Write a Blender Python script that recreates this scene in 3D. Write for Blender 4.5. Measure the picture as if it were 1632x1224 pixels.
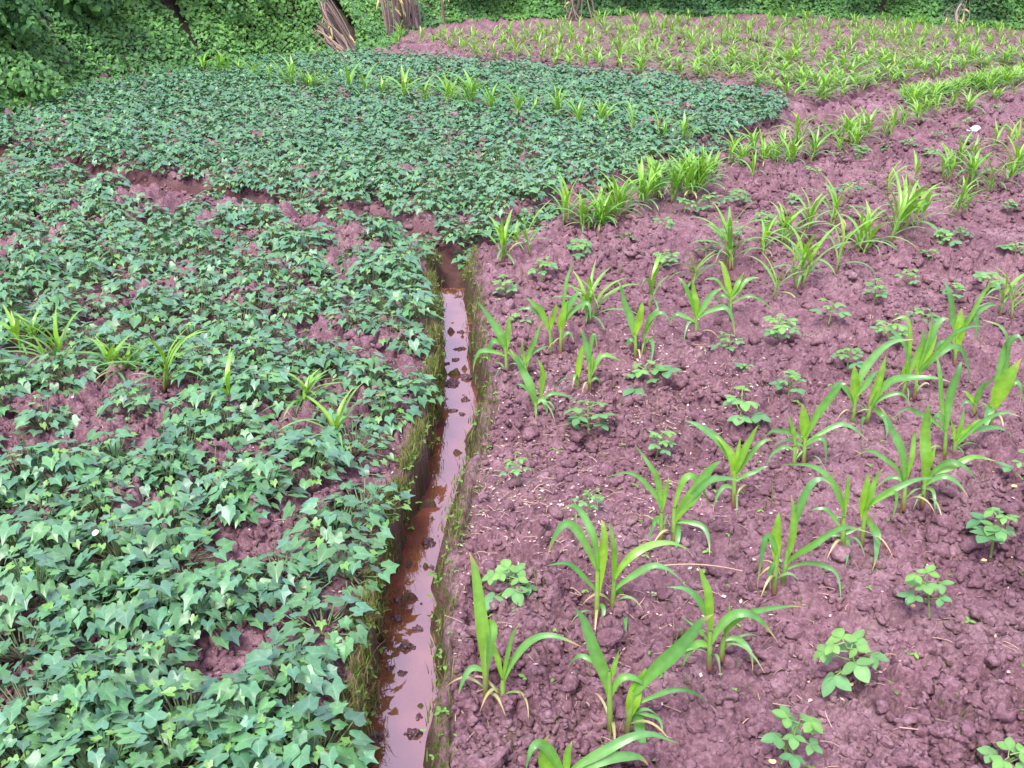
import bpy, bmesh, math, random
import numpy as np
from mathutils import Vector, Matrix

for o in list(bpy.data.objects):
    bpy.data.objects.remove(o, do_unlink=True)
SC = bpy.context.scene
COL = SC.collection
R = math.radians
rng = np.random.default_rng(7)
random.seed(7)

# ------------------------------------------------------------------ camera, sky, sun, exposure
CAM_H, PITCH, FPX = 1.7, 26.0, 1600.0
cam = bpy.data.cameras.new("camera")
cam.sensor_width = 36.0
cam.lens = 36.0 * FPX / 1632.0
cam.clip_end = 1000.0
cam.clip_start = 0.02
co = bpy.data.objects.new("camera", cam)
COL.objects.link(co)
co.location = (0, 0, CAM_H)
co.rotation_euler = (R(90 - PITCH), 0, 0)
SC.camera = co

SUN_EL, SUN_AZ = 58.0, 205.0
w = bpy.data.worlds.new("World")
SC.world = w
w.use_nodes = True
nt = w.node_tree
bg = nt.nodes["Background"]
sky = nt.nodes.new("ShaderNodeTexSky")
sky.sky_type = 'NISHITA'
sky.sun_disc = False
sky.sun_elevation = R(SUN_EL)
sky.sun_rotation = R(SUN_AZ)
sky.dust_density = 4.0
mix = nt.nodes.new("ShaderNodeMix")
mix.data_type = 'RGBA'
mix.inputs["Factor"].default_value = 0.82
nt.links.new(sky.outputs[0], mix.inputs["A"])
mix.inputs["B"].default_value = (9.8, 8.2, 12.4, 1)     # overcast, slightly lavender cloud
nt.links.new(mix.outputs["Result"], bg.inputs["Color"])
bg.inputs["Strength"].default_value = 0.05

sl = bpy.data.lights.new("sun", 'SUN')
sl.energy = 1.5
sl.angle = R(20)
sl.color = (1.0, 0.95, 0.9)
so = bpy.data.objects.new("sun", sl)
COL.objects.link(so)
so.rotation_euler = (R(90 - SUN_EL), 0, R(180 - SUN_AZ))
SC.view_settings.view_transform = 'Standard'
SC.view_settings.look = 'None'
SC.view_settings.gamma = 1.0
SC.view_settings.exposure = 1.97

# ------------------------------------------------------------------ pixels of the photo -> places in the field
CT, ST = math.cos(R(90 - PITCH)), math.sin(R(90 - PITCH))
def ray(px, py):
    v = -(py - 612.0) / FPX
    return (px - 816.0) / FPX, v * CT + ST, v * ST - CT
def at(px, py, z=0.0):
    a, b, c = ray(px, py)
    t = (z - CAM_H) / c
    return Vector((a * t, b * t, z))
def at_y(px, py, y):
    a, b, c = ray(px, py)
    t = y / b
    return Vector((a * t, y, CAM_H + c * t))
def poly(pts, z=0.0):
    return np.array([at(x, y, z)[:2] for x, y in pts])

# ------------------------------------------------------------------ noise
def h2(i, j, s):
    n = (i.astype(np.int64) * 374761393 + j.astype(np.int64) * 668265263 + s * 974634777) & 0xffffffff
    n = ((n ^ (n >> 13)) * 1274126177) & 0xffffffff
    n = ((n ^ (n >> 16)) * 2246822519) & 0xffffffff
    return ((n ^ (n >> 15)) & 0xffffff) / float(0xffffff)
def vn(x, y, sc, s):
    x = x / sc; y = y / sc
    i = np.floor(x); j = np.floor(y)
    u = x - i; v = y - j
    u = u * u * (3 - 2 * u); v = v * v * (3 - 2 * v)
    return (h2(i, j, s) * (1 - u) + h2(i + 1, j, s) * u) * (1 - v) + (h2(i, j + 1, s) * (1 - u) + h2(i + 1, j + 1, s) * u) * v
def domes(x, y, sc, s, keep=1.0, rmin=0.35, rmax=0.72):
    gx = x / sc; gy = y / sc
    i0 = np.floor(gx); j0 = np.floor(gy)
    best = np.zeros_like(x)
    for di in (-1, 0, 1):
        for dj in (-1, 0, 1):
            i = i0 + di; j = j0 + dj
            cx = i + h2(i, j, s + 1); cy = j + h2(i, j, s + 2)
            r = rmin + (rmax - rmin) * h2(i, j, s + 3)
            r = np.where(h2(i, j, s + 4) < keep, r, 0)
            e = 0.75 + 0.5 * h2(i, j, s + 5)
            an = 6.28 * h2(i, j, s + 6)
            dx = gx - cx; dy = gy - cy
            px = dx * np.cos(an) + dy * np.sin(an); py = -dx * np.sin(an) + dy * np.cos(an)
            d2 = (px * e) ** 2 + (py / e) ** 2
            k = np.maximum(r * r - d2, 0)
            best = np.maximum(best, k ** 0.42 * r ** 0.16)
    return best * sc

# ------------------------------------------------------------------ lie of the land
ZW = -0.20
WL = poly([(560, 1500), (586, 1224), (598, 1050), (622, 920), (648, 830), (686, 730), (702, 650), (703, 560), (698, 470), (700, 440)], ZW)
WR = poly([(680, 1500), (690, 1224), (694, 1000), (706, 870), (738, 750), (762, 655), (756, 600), (748, 540), (742, 470), (735, 440)], ZW)
LL = poly([(480, 1500), (540, 1224), (572, 1040), (590, 920), (612, 830), (648, 740), (676, 660), (690, 560), (688, 470), (680, 400)], 0.0)
LR = poly([(690, 1500), (700, 1224), (706, 1000), (722, 860), (754, 730), (778, 640), (774, 580), (766, 520), (760, 460), (752, 400)], 0.0)
Y_END = at(720, 462, ZW)[1]
def ditch_x(P, y):
    return np.interp(y, P[:, 1], P[:, 0])
def seg_dist(x, y, P):
    d = np.full(x.shape, 1e9)
    for a, b in zip(P[:-1], P[1:]):
        ab = b - a; L = (ab ** 2).sum()
        t = np.clip(((x - a[0]) * ab[0] + (y - a[1]) * ab[1]) / L, 0, 1)
        d = np.minimum(d, np.hypot(x - a[0] - t * ab[0], y - a[1] - t * ab[1]))
    return d
FUR_L = poly([(-400, 175), (-150, 218), (60, 255), (250, 305), (420, 335), (560, 362), (715, 398)], -0.08)
FUR_R = poly([(715, 398), (780, 388), (880, 345), (1010, 303), (1120, 265), (1200, 222), (1290, 182), (1400, 150), (1632, 108), (1800, 82)], -0.08)
FUR_F = poly([(610, 84), (760, 98), (900, 112), (1100, 132), (1290, 176)], -0.03)
FOOT = poly([(-900, 330), (-400, 250), (-150, 208), (0, 180), (150, 141), (330, 108), (500, 90), (596, 82), (618, 66), (650, 48), (700, 38), (760, 33), (900, 25), (1000, 23), (1200, 24), (1400, 30), (1632, 46), (1900, 70), (2400, 110), (3000, 170)])
def bank_d(x, y):
    d = seg_dist(x, y, FOOT)
    fy = np.interp(x, FOOT[:, 0], FOOT[:, 1])
    return np.where(y > fy, d, -d)
def inside(P, x, y):
    c = False; j = len(P) - 1
    for i in range(len(P)):
        if (P[i, 1] > y) != (P[j, 1] > y) and x < (P[j, 0] - P[i, 0]) * (y - P[i, 1]) / (P[j, 1] - P[i, 1]) + P[i, 0]: c = not c
        j = i
    return c
def sst(a, b, t):
    t = np.clip((t - a) / (b - a), 0, 1)
    return t * t * (3 - 2 * t)
def macro(x, y):
    z = 0.03 * (vn(x, y, 1.1, 3) - 0.5) + 0.03 * (vn(x, y, 0.4, 5) - 0.5)
    z = z - 0.13 * np.exp(-(seg_dist(x, y, FUR_L) / 0.14) ** 4)
    z = z - 0.11 * np.exp(-(seg_dist(x, y, FUR_R) / 0.13) ** 4)
    z = z - 0.05 * np.exp(-(seg_dist(x, y, FUR_F) / 0.15) ** 2)
    wob = 0.03 * (vn(x, y, 0.22, 10) - 0.5) + 0.04 * (vn(x, y, 0.1, 11) - 0.5) + 0.022 * (vn(x, y, 0.035, 12) - 0.5)
    xl, xr = ditch_x(LL, y) + wob, ditch_x(LR, y) + wob
    wl, wr = ditch_x(WL, y) + 1.4 * wob, ditch_x(WR, y) + wob
    wl = np.maximum(wl, xl + 0.015); wr = np.minimum(wr, xr - 0.015)
    t = np.clip(np.minimum((x - xl) / (wl - xl), (xr - x) / (xr - wr)), 0, 1.6)
    fade = 1 - sst(Y_END - 0.02, Y_END + 0.32, y)
    fade2 = 1 - sst(Y_END + 0.5, Y_END + 0.9, y)
    depth = 0.075 * fade2 + (abs(ZW) - 0.07) * fade
    z = np.where((x > xl) & (x < xr), np.minimum(z, z * (1 - np.minimum(t, 1)) - depth * np.minimum(t, 1) - fade * np.maximum(t - 1, 0) * (0.10 - 0.17 * sst(0.55, 0.95, 0.6 * vn(x, y, 0.10, 13) + 0.4 * vn(x, y, 0.03, 14)))), z)
    b = bank_d(x, y)
    up = np.where(b > 0, np.minimum(b * 0.95, 1.9 + (b - 2) * 0.12), 0)
    return z + up + np.where(b > 0, 0.25 * (vn(x, y, 0.9, 21) - 0.5) * np.clip(b, 0, 1), 0)
def relief(x, y):
    wx = x + 0.026 * (vn(x, y, 0.03, 31) - 0.5) + 0.012 * (vn(x, y, 0.011, 33) - 0.5)
    wy = y + 0.026 * (vn(x, y, 0.03, 32) - 0.5) + 0.012 * (vn(x, y, 0.011, 34) - 0.5)
    rough = 0.45 + 0.75 * sst(0.3, 0.62, vn(x, y, 0.55, 41))
    z = 0.65 * domes(wx, wy, 0.11, 50, 0.28) + 1.0 * domes(wx, wy, 0.055, 60, 0.75) + 1.1 * domes(wx, wy, 0.032, 70, 0.95) + 1.0 * domes(wx, wy, 0.018, 80, 1.0) + 0.5 * domes(wx, wy, 0.0095, 85, 1.0)
    z = z * rough * (0.35 + 0.65 * np.maximum(sst(0.0, 0.07, ditch_x(LL, y) - x), np.maximum(sst(0.0, 0.07, x - ditch_x(LR, y)), sst(Y_END + 0.3, Y_END + 0.5, y))))
    z = z * (1 - 0.45 * np.exp(-(seg_dist(x, y, FUR_L) / 0.2) ** 4)) + 0.012 * (vn(x, y, 0.02, 90) - 0.5) + 0.006 * (vn(x, y, 0.008, 91) - 0.5)
    inside = (x > ditch_x(LL, y) - 0.02) & (x < ditch_x(LR, y) + 0.02) & (y < Y_END + 0.1)
    return np.where(inside & (y < Y_END - 0.05), 0.22 * z - 0.004, z - 0.04)
def H(x, y):
    x = np.atleast_1d(np.asarray(x, float)); y = np.atleast_1d(np.asarray(y, float))
    return macro(x, y) + relief(x, y)
def gz(x, y):
    return float(macro(np.array([x]), np.array([y]))[0])
def on_ground(px, py):
    p = at(px, py)
    for _ in range(6):
        p = at(px, py, gz(p[0], p[1]))
    return p

# ------------------------------------------------------------------ materials
def new_mat(name):
    m = bpy.data.materials.new(name)
    m.use_nodes = True
    n = m.node_tree
    return m, n, n.nodes["Principled BSDF"], n.nodes["Material Output"]
def node(n, t, **kw):
    a = n.nodes.new(t)
    for k, v in kw.items():
        if k in a.inputs: a.inputs[k].default_value = v
        else: setattr(a, k, v)
    return a
def cmix(n, f, a, b, mode='MIX'):
    m = n.nodes.new("ShaderNodeMix"); m.data_type = 'RGBA'; m.blend_type = mode
    for s, v in (("Factor", f), ("A", a), ("B", b)):
        if isinstance(v, (int, float, tuple)):
            m.inputs[s].default_value = v if not isinstance(v, tuple) else (*v, 1)
        else: n.links.new(v, m.inputs[s])
    return m.outputs["Result"]
def ramp(n, src, pts):
    r = n.nodes.new("ShaderNodeValToRGB")
    e = r.color_ramp.elements
    while len(e) < len(pts): e.new(0.5)
    for k, (p, c) in zip(e, pts):
        k.position = p
        k.color = (*c, 1) if isinstance(c, tuple) else (c, c, c, 1)
    n.links.new(src, r.inputs[0])
    return r.outputs[0]

def leaf_mat(name, rough=0.42, spec=0.5, trans=0.25, nscale=30.0, sheen=0.0, veins=False):
    m, n, p, out = new_mat(name)
    a = node(n, "ShaderNodeAttribute", attribute_name="Col")
    tc = node(n, "ShaderNodeTexCoord")
    nz = node(n, "ShaderNodeTexNoise", Scale=nscale, Detail=3.0)
    n.links.new(tc.outputs["Object"], nz.inputs["Vector"])
    oi = node(n, "ShaderNodeObjectInfo")
    v = ramp(n, nz.outputs["Fac"], [(0.25, 0.78), (0.75, 1.15)])
    c = cmix(n, 1.0, a.outputs["Color"], v, 'MULTIPLY')
    v2 = ramp(n, oi.outputs["Random"], [(0.0, (0.84, 0.9, 0.84)), (1.0, (1.12, 1.06, 1.02))])
    c = cmix(n, 1.0, c, v2, 'MULTIPLY')
    if veins:
        lf = node(n, "ShaderNodeAttribute", attribute_name="Leaf")
        sp = node(n, "ShaderNodeSeparateColor"); n.links.new(lf.outputs["Color"], sp.inputs[0])
        def ma(op, a, b=None):
            k = node(n, "ShaderNodeMath", operation=op)
            for i_, v_ in ((0, a), (1, b)):
                if v_ is None: continue
                if isinstance(v_, (int, float)): k.inputs[i_].default_value = v_
                else: n.links.new(v_, k.inputs[i_])
            return k.outputs[0]
        lx = ma('SUBTRACT', ma('MULTIPLY', sp.outputs[0], 3.0), 1.5)
        ly = ma('ABSOLUTE', ma('SUBTRACT', ma('MULTIPLY', sp.outputs[1], 3.0), 1.5))
        mid = ma('LESS_THAN', ly, 0.028)
        side = ma('LESS_THAN', ma('FRACT', ma('MULTIPLY', ma('SUBTRACT', lx, ma('MULTIPLY', ly, 0.75)), 4.5)), 0.13)
        vn_ = ma('MULTIPLY', ma('MAXIMUM', mid, ma('MULTIPLY', side, 0.6)), sp.outputs[2])
        c = cmix(n, ma('MULTIPLY', vn_, 0.55), c, cmix(n, 1.0, c, (1.9, 1.45, 1.5), 'MULTIPLY'))
        sn = node(n, "ShaderNodeTexNoise", Scale=75.0, Detail=2.0); n.links.new(tc.outputs["Object"], sn.inputs["Vector"])
        c = cmix(n, ramp(n, sn.outputs["Fac"], [(0.70, 0.0), (0.74, 0.8)]), c, (0.10, 0.075, 0.03))
    n.links.new(c, p.inputs["Base Color"])
    p.inputs["Roughness"].default_value = rough
    p.inputs["Specular IOR Level"].default_value = spec
    p.inputs["Sheen Weight"].default_value = sheen
    p.inputs["Sheen Roughness"].default_value = 0.4
    bp = node(n, "ShaderNodeBump", Strength=0.25, Distance=0.004)
    n.links.new(nz.outputs["Fac"], bp.inputs["Height"])
    n.links.new(bp.outputs[0], p.inputs["Normal"])
    if trans > 0:
        t = node(n, "ShaderNodeBsdfTranslucent")
        ct = cmix(n, 1.0, c, (1.3, 1.25, 0.6), 'MULTIPLY')
        n.links.new(ct, t.inputs["Color"])
        ms = node(n, "ShaderNodeMixShader", Fac=trans)
        n.links.new(p.outputs[0], ms.inputs[1]); n.links.new(t.outputs[0], ms.inputs[2])
        n.links.new(ms.outputs[0], out.inputs["Surface"])
    return m

SOIL_D, SOIL_M, SOIL_L = (0.060, 0.028, 0.034), (0.186, 0.101, 0.118), (0.42, 0.285, 0.315)
def soil_mat(name, wet_shade=False):
    m, n, p, out = new_mat(name)
    geo = node(n, "ShaderNodeNewGeometry")
    def nz(s, d=6.0, r=0.6):
        k = node(n, "ShaderNodeTexNoise", Scale=s, Detail=d, Roughness=r)
        n.links.new(geo.outputs["Position"], k.inputs["Vector"])
        return k.outputs["Fac"]
    big, mid, fine, grit = nz(1.6, 4), nz(16), nz(90, 5), nz(420, 3)
    c = ramp(n, mid, [(0.25, SOIL_D), (0.52, SOIL_M), (0.8, SOIL_L)])
    c2 = ramp(n, fine, [(0.28, SOIL_D), (0.5, SOIL_M), (0.76, SOIL_L)])
    c = cmix(n, 0.5, c, c2)
    c = cmix(n, 1.0, c, ramp(n, big, [(0.3, (0.74, 0.70, 0.74)), (0.7, (1.22, 1.22, 1.2))]), 'MULTIPLY')
    dry = node(n, "ShaderNodeMath", operation='MULTIPLY')
    n.links.new(ramp(n, nz(2.3, 5), [(0.5, 0.0), (0.68, 0.75)]), dry.inputs[0]); n.links.new(ramp(n, nz(45, 4), [(0.42, 0.15), (0.62, 1.0)]), dry.inputs[1])
    c = cmix(n, dry.outputs[0], c, (0.36, 0.26, 0.265))
    c = cmix(n, ramp(n, grit, [(0.66, 0.0), (0.76, 0.55)]), c, (0.42, 0.30, 0.29))
    if wet_shade:
        a = node(n, "ShaderNodeAttribute", attribute_name="WetShade")
        sep = node(n, "ShaderNodeSeparateColor")
        n.links.new(a.outputs["Color"], sep.inputs[0])
        c = cmix(n, sep.outputs[0], c, cmix(n, mid, (0.045, 0.020, 0.018), (0.13, 0.060, 0.055)))  # dark tone for damp soil, also carries the painted furrow shade
        ms = node(n, "ShaderNodeMath", operation='MULTIPLY')
        n.links.new(sep.outputs[1], ms.inputs[0]); n.links.new(ramp(n, nz(28), [(0.42, 0.0), (0.6, 1.0)]), ms.inputs[1])
        c = cmix(n, ms.outputs[0], c, cmix(n, fine, (0.03, 0.045, 0.008), (0.10, 0.12, 0.03)))
        c = cmix(n, sep.outputs[2], c, cmix(n, mid, (0.02, 0.025, 0.012), (0.06, 0.05, 0.03)))
    n.links.new(c, p.inputs["Base Color"])
    p.inputs["Roughness"].default_value = 0.85
    p.inputs["Specular IOR Level"].default_value = 0.3
    b1 = node(n, "ShaderNodeBump", Strength=1.0, Distance=0.010)
    n.links.new(fine, b1.inputs["Height"])
    b2 = node(n, "ShaderNodeBump", Strength=0.6, Distance=0.003)
    n.links.new(grit, b2.inputs["Height"]); n.links.new(b1.outputs[0], b2.inputs["Normal"])
    n.links.new(b2.outputs[0], p.inputs["Normal"])
    return m
M_SOIL = soil_mat("soil_field", True)
M_CLOD = soil_mat("soil_clod")
M_CORN = leaf_mat("corn_leaf", 0.38, 0.7, 0.28, 40)
M_SWEET = leaf_mat("sweet_potato_leaf", 0.44, 0.7, 0.10, 25, 0.10, True)
M_SOY = leaf_mat("soy_leaf", 0.55, 0.4, 0.22, 40)
M_STEM = leaf_mat("plant_stem", 0.5, 0.4, 0.0, 40)
M_BANK = leaf_mat("bank_leaf", 0.5, 0.35, 0.2, 6)
M_STRAW = leaf_mat("dry_straw", 0.7, 0.25, 0.0, 60)
def mud_mat():
    m, n, p, out = new_mat("wet_mud")
    geo = node(n, "ShaderNodeNewGeometry")
    k = node(n, "ShaderNodeTexNoise", Scale=70.0, Detail=5.0)
    n.links.new(geo.outputs["Position"], k.inputs["Vector"])
    n.links.new(ramp(n, k.outputs["Fac"], [(0.3, (0.045, 0.022, 0.025)), (0.7, (0.13, 0.070, 0.080))]), p.inputs["Base Color"])
    p.inputs["Roughness"].default_value = 0.42
    b = node(n, "ShaderNodeBump", Strength=0.8, Distance=0.005)
    n.links.new(k.outputs["Fac"], b.inputs["Height"]); n.links.new(b.outputs[0], p.inputs["Normal"])
    return m
M_MUD = mud_mat()
def water_mat():
    m, n, p, out = new_mat("muddy_water")
    geo = node(n, "ShaderNodeNewGeometry")
    k = node(n, "ShaderNodeTexNoise", Scale=9.0, Detail=4.0)
    n.links.new(geo.outputs["Position"], k.inputs["Vector"])
    n.links.new(ramp(n, k.outputs["Fac"], [(0.3, (0.115, 0.036, 0.020)), (0.7, (0.20, 0.070, 0.040))]), p.inputs["Base Color"])
    p.inputs["Roughness"].default_value = 0.03
    p.inputs["IOR"].default_value = 2.6
    b = node(n, "ShaderNodeBump", Strength=0.05, Distance=0.01)
    n.links.new(k.outputs["Fac"], b.inputs["Height"]); n.links.new(b.outputs[0], p.inputs["Normal"])
    return m
M_WATER = water_mat()
def plain_mat(name, c, rough=0.5):
    m, n, p, out = new_mat(name)
    geo = node(n, "ShaderNodeTexCoord")
    k = node(n, "ShaderNodeTexNoise", Scale=30.0, Detail=3.0)
    n.links.new(geo.outputs["Object"], k.inputs["Vector"])
    n.links.new(cmix(n, k.outputs["Fac"], tuple(v * 0.8 for v in c), tuple(min(1, v * 1.15) for v in c)), p.inputs["Base Color"])
    p.inputs["Roughness"].default_value = rough
    return m

# ------------------------------------------------------------------ mesh plumbing
def mesh_from(name, V, F, mat, colors=None, smooth=True, attr="Col"):
    """V (n,3), F: list/array of tris or quads (one array per size)"""
    me = bpy.data.meshes.new(name)
    V = np.asarray(V, np.float32)
    if not isinstance(F, list): F = [F]
    F = [np.asarray(f, np.int32) for f in F if len(f)]
    me.vertices.add(len(V)); me.vertices.foreach_set("co", V.ravel())
    nl = sum(f.size for f in F); npoly = sum(len(f) for f in F)
    me.loops.add(nl); me.polygons.add(npoly)
    me.loops.foreach_set("vertex_index", np.concatenate([f.ravel() for f in F]))
    tot = np.concatenate([np.full(len(f), f.shape[1], np.int32) for f in F])
    st = np.concatenate([[0], np.cumsum(tot)[:-1]]).astype(np.int32)
    me.polygons.foreach_set("loop_start", st)
    me.polygons.foreach_set("use_smooth", np.full(npoly, smooth))
    if colors is not None:
        a = me.attributes.new(attr, 'FLOAT_COLOR', 'POINT')
        c = np.ones((len(V), 4), np.float32); c[:, :3] = colors
        a.data.foreach_set("color", c.ravel())
    me.update(calc_edges=True)
    me.validate()
    if mat: me.materials.append(mat)
    return me
def link(name, me, parent=None):
    o = bpy.data.objects.new(name, me)
    COL.objects.link(o)
    if parent is not None: o.parent = parent
    return o
def tag(o, label, cat, group=None, kind=None):
    o["label"] = label; o["category"] = cat
    if group: o["group"] = group
    if kind: o["kind"] = kind
    return o
def empty(name, loc=(0, 0, 0), rz=0.0, sc=1.0):
    o = bpy.data.objects.new(name, None)
    COL.objects.link(o)
    o.location = loc; o.rotation_euler = (0, 0, rz); o.scale = (sc, sc, sc)
    o.empty_display_size = 0.05
    return o
def dup(root):
    c = root.copy(); COL.objects.link(c)
    for ch in root.children:
        k = ch.copy(); COL.objects.link(k); k.parent = c
        for g in ch.children:
            q = g.copy(); COL.objects.link(q); q.parent = k
    return c
class Buf:
    def __init__(s): s.V, s.Q, s.T, s.C, s.L, s.n = [], [], [], [], [], 0
    def add(s, V, F, C):
        V = np.asarray(V, float); F = np.asarray(F, int)
        (s.Q if F.shape[1] == 4 else s.T).append(F + s.n)
        s.V.append(V); s.n += len(V)
        C = np.asarray(C, float)
        s.C.append(np.broadcast_to(C, V.shape) if C.ndim == 1 else C)
    def mesh(s, name, mat, smooth=True):
        F = []
        if s.Q: F.append(np.concatenate(s.Q))
        if s.T: F.append(np.concatenate(s.T))
        me = mesh_from(name, np.concatenate(s.V), F, mat, np.concatenate(s.C), smooth)
        if s.L:
            a = me.attributes.new("Leaf", 'FLOAT_COLOR', 'POINT')
            c = np.ones((len(me.vertices), 4), np.float32); c[:, :3] = np.concatenate(s.L)
            a.data.foreach_set("color", c.ravel())
        return me
    def obj(s, name, mat, parent=None, smooth=True):
        return link(name, s.mesh(name, mat, smooth), parent)

def nrm(v): return v / (np.linalg.norm(v) + 1e-9)
def tube(buf, pts, rad, col, k=6):
    pts = np.asarray(pts, float); n = len(pts)
    rad = np.broadcast_to(rad, (n,))
    T = np.gradient(pts, axis=0)
    ref = np.array([0.31, 0.77, 0.2])
    V = []
    for i in range(n):
        t = nrm(T[i]); a = nrm(np.cross(t, ref)); b = np.cross(t, a)
        for j in range(k):
            an = 2 * math.pi * j / k
            V.append(pts[i] + rad[i] * (a * math.cos(an) + b * math.sin(an)))
    F = [(i * k + j, i * k + (j + 1) % k, (i + 1) * k + (j + 1) % k, (i + 1) * k + j) for i in range(n - 1) for j in range(k)]
    col = np.asarray(col, float)
    C = np.repeat(col, k, axis=0) if col.ndim == 2 else col
    buf.add(V, F, C)
def quad_curve(s, m, t, n):
    s, m, t = (np.asarray(v, float) for v in (s, m, t))
    c = 2 * m - 0.5 * (s + t)
    u = np.linspace(0, 1, n)[:, None]
    return (1 - u) ** 2 * s + 2 * u * (1 - u) * c + u * u * t

CORN_NEW, CORN_MID, CORN_OLD, CORN_DRY = np.array((0.22, 0.47, 0.02)), np.array((0.12, 0.35, 0.05)), np.array((0.07, 0.25, 0.105)), np.array((0.50, 0.40, 0.18))
def corn_col(t):
    """t: 1 youngest ... 0 oldest"""
    return CORN_OLD + (CORN_MID - CORN_OLD) * min(1, t * 2) if t < 0.5 else CORN_MID + (CORN_NEW - CORN_MID) * (t - 0.5) * 2
def blade(buf, pts, width, tint, facing=None, fold=0.32, rs=random, dry=0.0):
    """a corn blade: ribbon folded on its midrib, wavy at the edge"""
    pts = np.asarray(pts, float); n = len(pts)
    T = np.gradient(pts, axis=0)
    V, C = [], []
    ph, am = rs.uniform(0, 6.28), rs.uniform(0.06, 0.2)
    tw = rs.uniform(-0.5, 0.5)
    tipdry = rs.random() < 0.5
    base = corn_col(tint)
    for i in range(n):
        u = i / (n - 1)
        t = nrm(T[i])
        f = np.array((0, 0, 1.0)) if facing is None else np.asarray(facing, float)
        side = nrm(np.cross(t, f))
        up = nrm(np.cross(side, t))
        a = tw * u
        side, up = side * math.cos(a) + up * math.sin(a), up * math.cos(a) - side * math.sin(a)
        prof = (0.42 + 0.58 * min(1, u / 0.3)) * (1 - max(0, (u - 0.35) / 0.65) ** 1.8) if u < 1 else 0.02
        hw = 0.5 * width * max(prof, 0.02)
        wob = am * hw * math.sin(ph + u * 13), am * hw * math.sin(ph * 1.7 + u * 11)
        fd = fold * (1.5 - u)
        V += [pts[i] - side * hw + up * (hw * fd + wob[0]), pts[i] - side * hw * 0.12 + up * hw * 0.05, pts[i] + side * hw * 0.12 + up * hw * 0.05, pts[i] + side * hw + up * (hw * fd + wob[1])]
        c = base * (1 - 0.5 * u) + corn_col(max(0, tint - 0.55)) * 0.5 * u
        c = c + (CORN_NEW - c) * 0.3 * (1 - u) ** 3
        if tipdry and u > 0.8: c = c + (CORN_DRY - c) * (u - 0.8) * 4.5
        if dry > 0: c = c + (CORN_DRY - c) * min(1, dry * (0.3 + 1.1 * u))
        rib = c * 1.1 + 0.018
        C += [c, rib, rib, c]
    F = [(i * 4 + j, i * 4 + j + 1, (i + 1) * 4 + j + 1, (i + 1) * 4 + j) for i in range(n - 1) for j in range(3)]
    buf.add(V, F, C)
def stalk_tube(buf, p0, p1, r0=0.0065, r1=0.0045):
    pts = np.array([np.asarray(p0) * (1 - u) + np.asarray(p1) * u for u in np.linspace(0, 1, 6)])
    base, top = np.array((0.16, 0.035, 0.045)), np.array((0.20, 0.38, 0.07))
    col = np.array([base + (top - base) * min(1, u * 2.0) for u in np.linspace(0, 1, 6)])
    tube(buf, pts, np.linspace(r0, r1, 6), col, 7)

ORD = "zeroth first second third fourth fifth sixth seventh eighth ninth tenth eleventh twelfth thirteenth fourteenth fifteenth sixteenth seventeenth eighteenth nineteenth twentieth".split()
def ordn(k):
    if k <= 20: return ORD[k]
    s = {1: "st", 2: "nd", 3: "rd"}.get(k % 10 if k % 100 not in (11, 12, 13) else 0, "th")
    return f"{k}{s}"

# ------------------------------------------------------------------ ground
def build_ground():
    def steps(a, b, s):
        n = max(2, int(math.log(b / a) / s)); return list(a * (b / a) ** (np.arange(n) / n))
    ys = steps(0.3, 2.0, 0.02) + steps(2.0, 5.5, 0.0021) + steps(5.5, 9.0, 0.0028) + steps(9.0, 20.0, 0.0042) + steps(20, 320, 0.06) + [320.0]
    ys = np.array(ys)
    u1 = np.arange(-0.62, 0.62, 0.0022)
    uo = 0.62 * (1 + 0.012 * np.arange(1, 60) ** 1.35)
    us = np.concatenate([-uo[::-1], u1, uo])
    S, U = np.meshgrid(ys, us, indexing='ij')
    X = (U * S).ravel(); Y = (S - 1.0).ravel()
    Z = macro(X, Y) + relief(X, Y)
    ny, nx = len(ys), len(us)
    i = np.arange(ny - 1)[:, None] * nx + np.arange(nx - 1)[None, :]
    F = np.stack([i, i + 1, i + 1 + nx, i + nx], -1).reshape(-1, 4)
    xl, xr = ditch_x(LL, Y), ditch_x(LR, Y)
    ins = sst(-0.03, 0.02, X - xl) * sst(-0.03, 0.015, xr - X) * (1 - sst(Y_END + 0.3, Y_END + 0.6, Y))
    wet_shade = ins * (0.35 + 0.65 * sst(-0.03, -0.11, Z)) 
    wet_shade = np.maximum(wet_shade, np.exp(-(seg_dist(X, Y, FUR_L) / 0.19) ** 4))  # left furrow: damp soil plus occlusion shade painted into the colour
    wet_shade = np.maximum(wet_shade, 0.55 * np.exp(-(seg_dist(X, Y, FUR_R) / 0.1) ** 4) * (Y < 9))  # darker along the near part of the right furrow
    moss = sst(-0.05, 0.0, X - xl) * sst(-0.06, -0.01, xr - X) * (0.25 + 0.75 * (Y < Y_END)) * (Y < Y_END + 0.4) * (Z > ZW - 0.01) * sst(0.01, -0.01, Z + 0.0)
    bk = sst(-0.15, 0.25, bank_d(X, Y))
    me = mesh_from("field_ground", np.stack([X, Y, Z], 1), F, M_SOIL, np.stack([np.clip(wet_shade, 0, 1), moss, bk], 1), True, "WetShade")
    g = link("field_ground", me)
    g["kind"] = "structure"; g["label"] = "purple brown tilled soil of the field with a ditch cut through it"; g["category"] = "ground"
build_ground()

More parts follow.
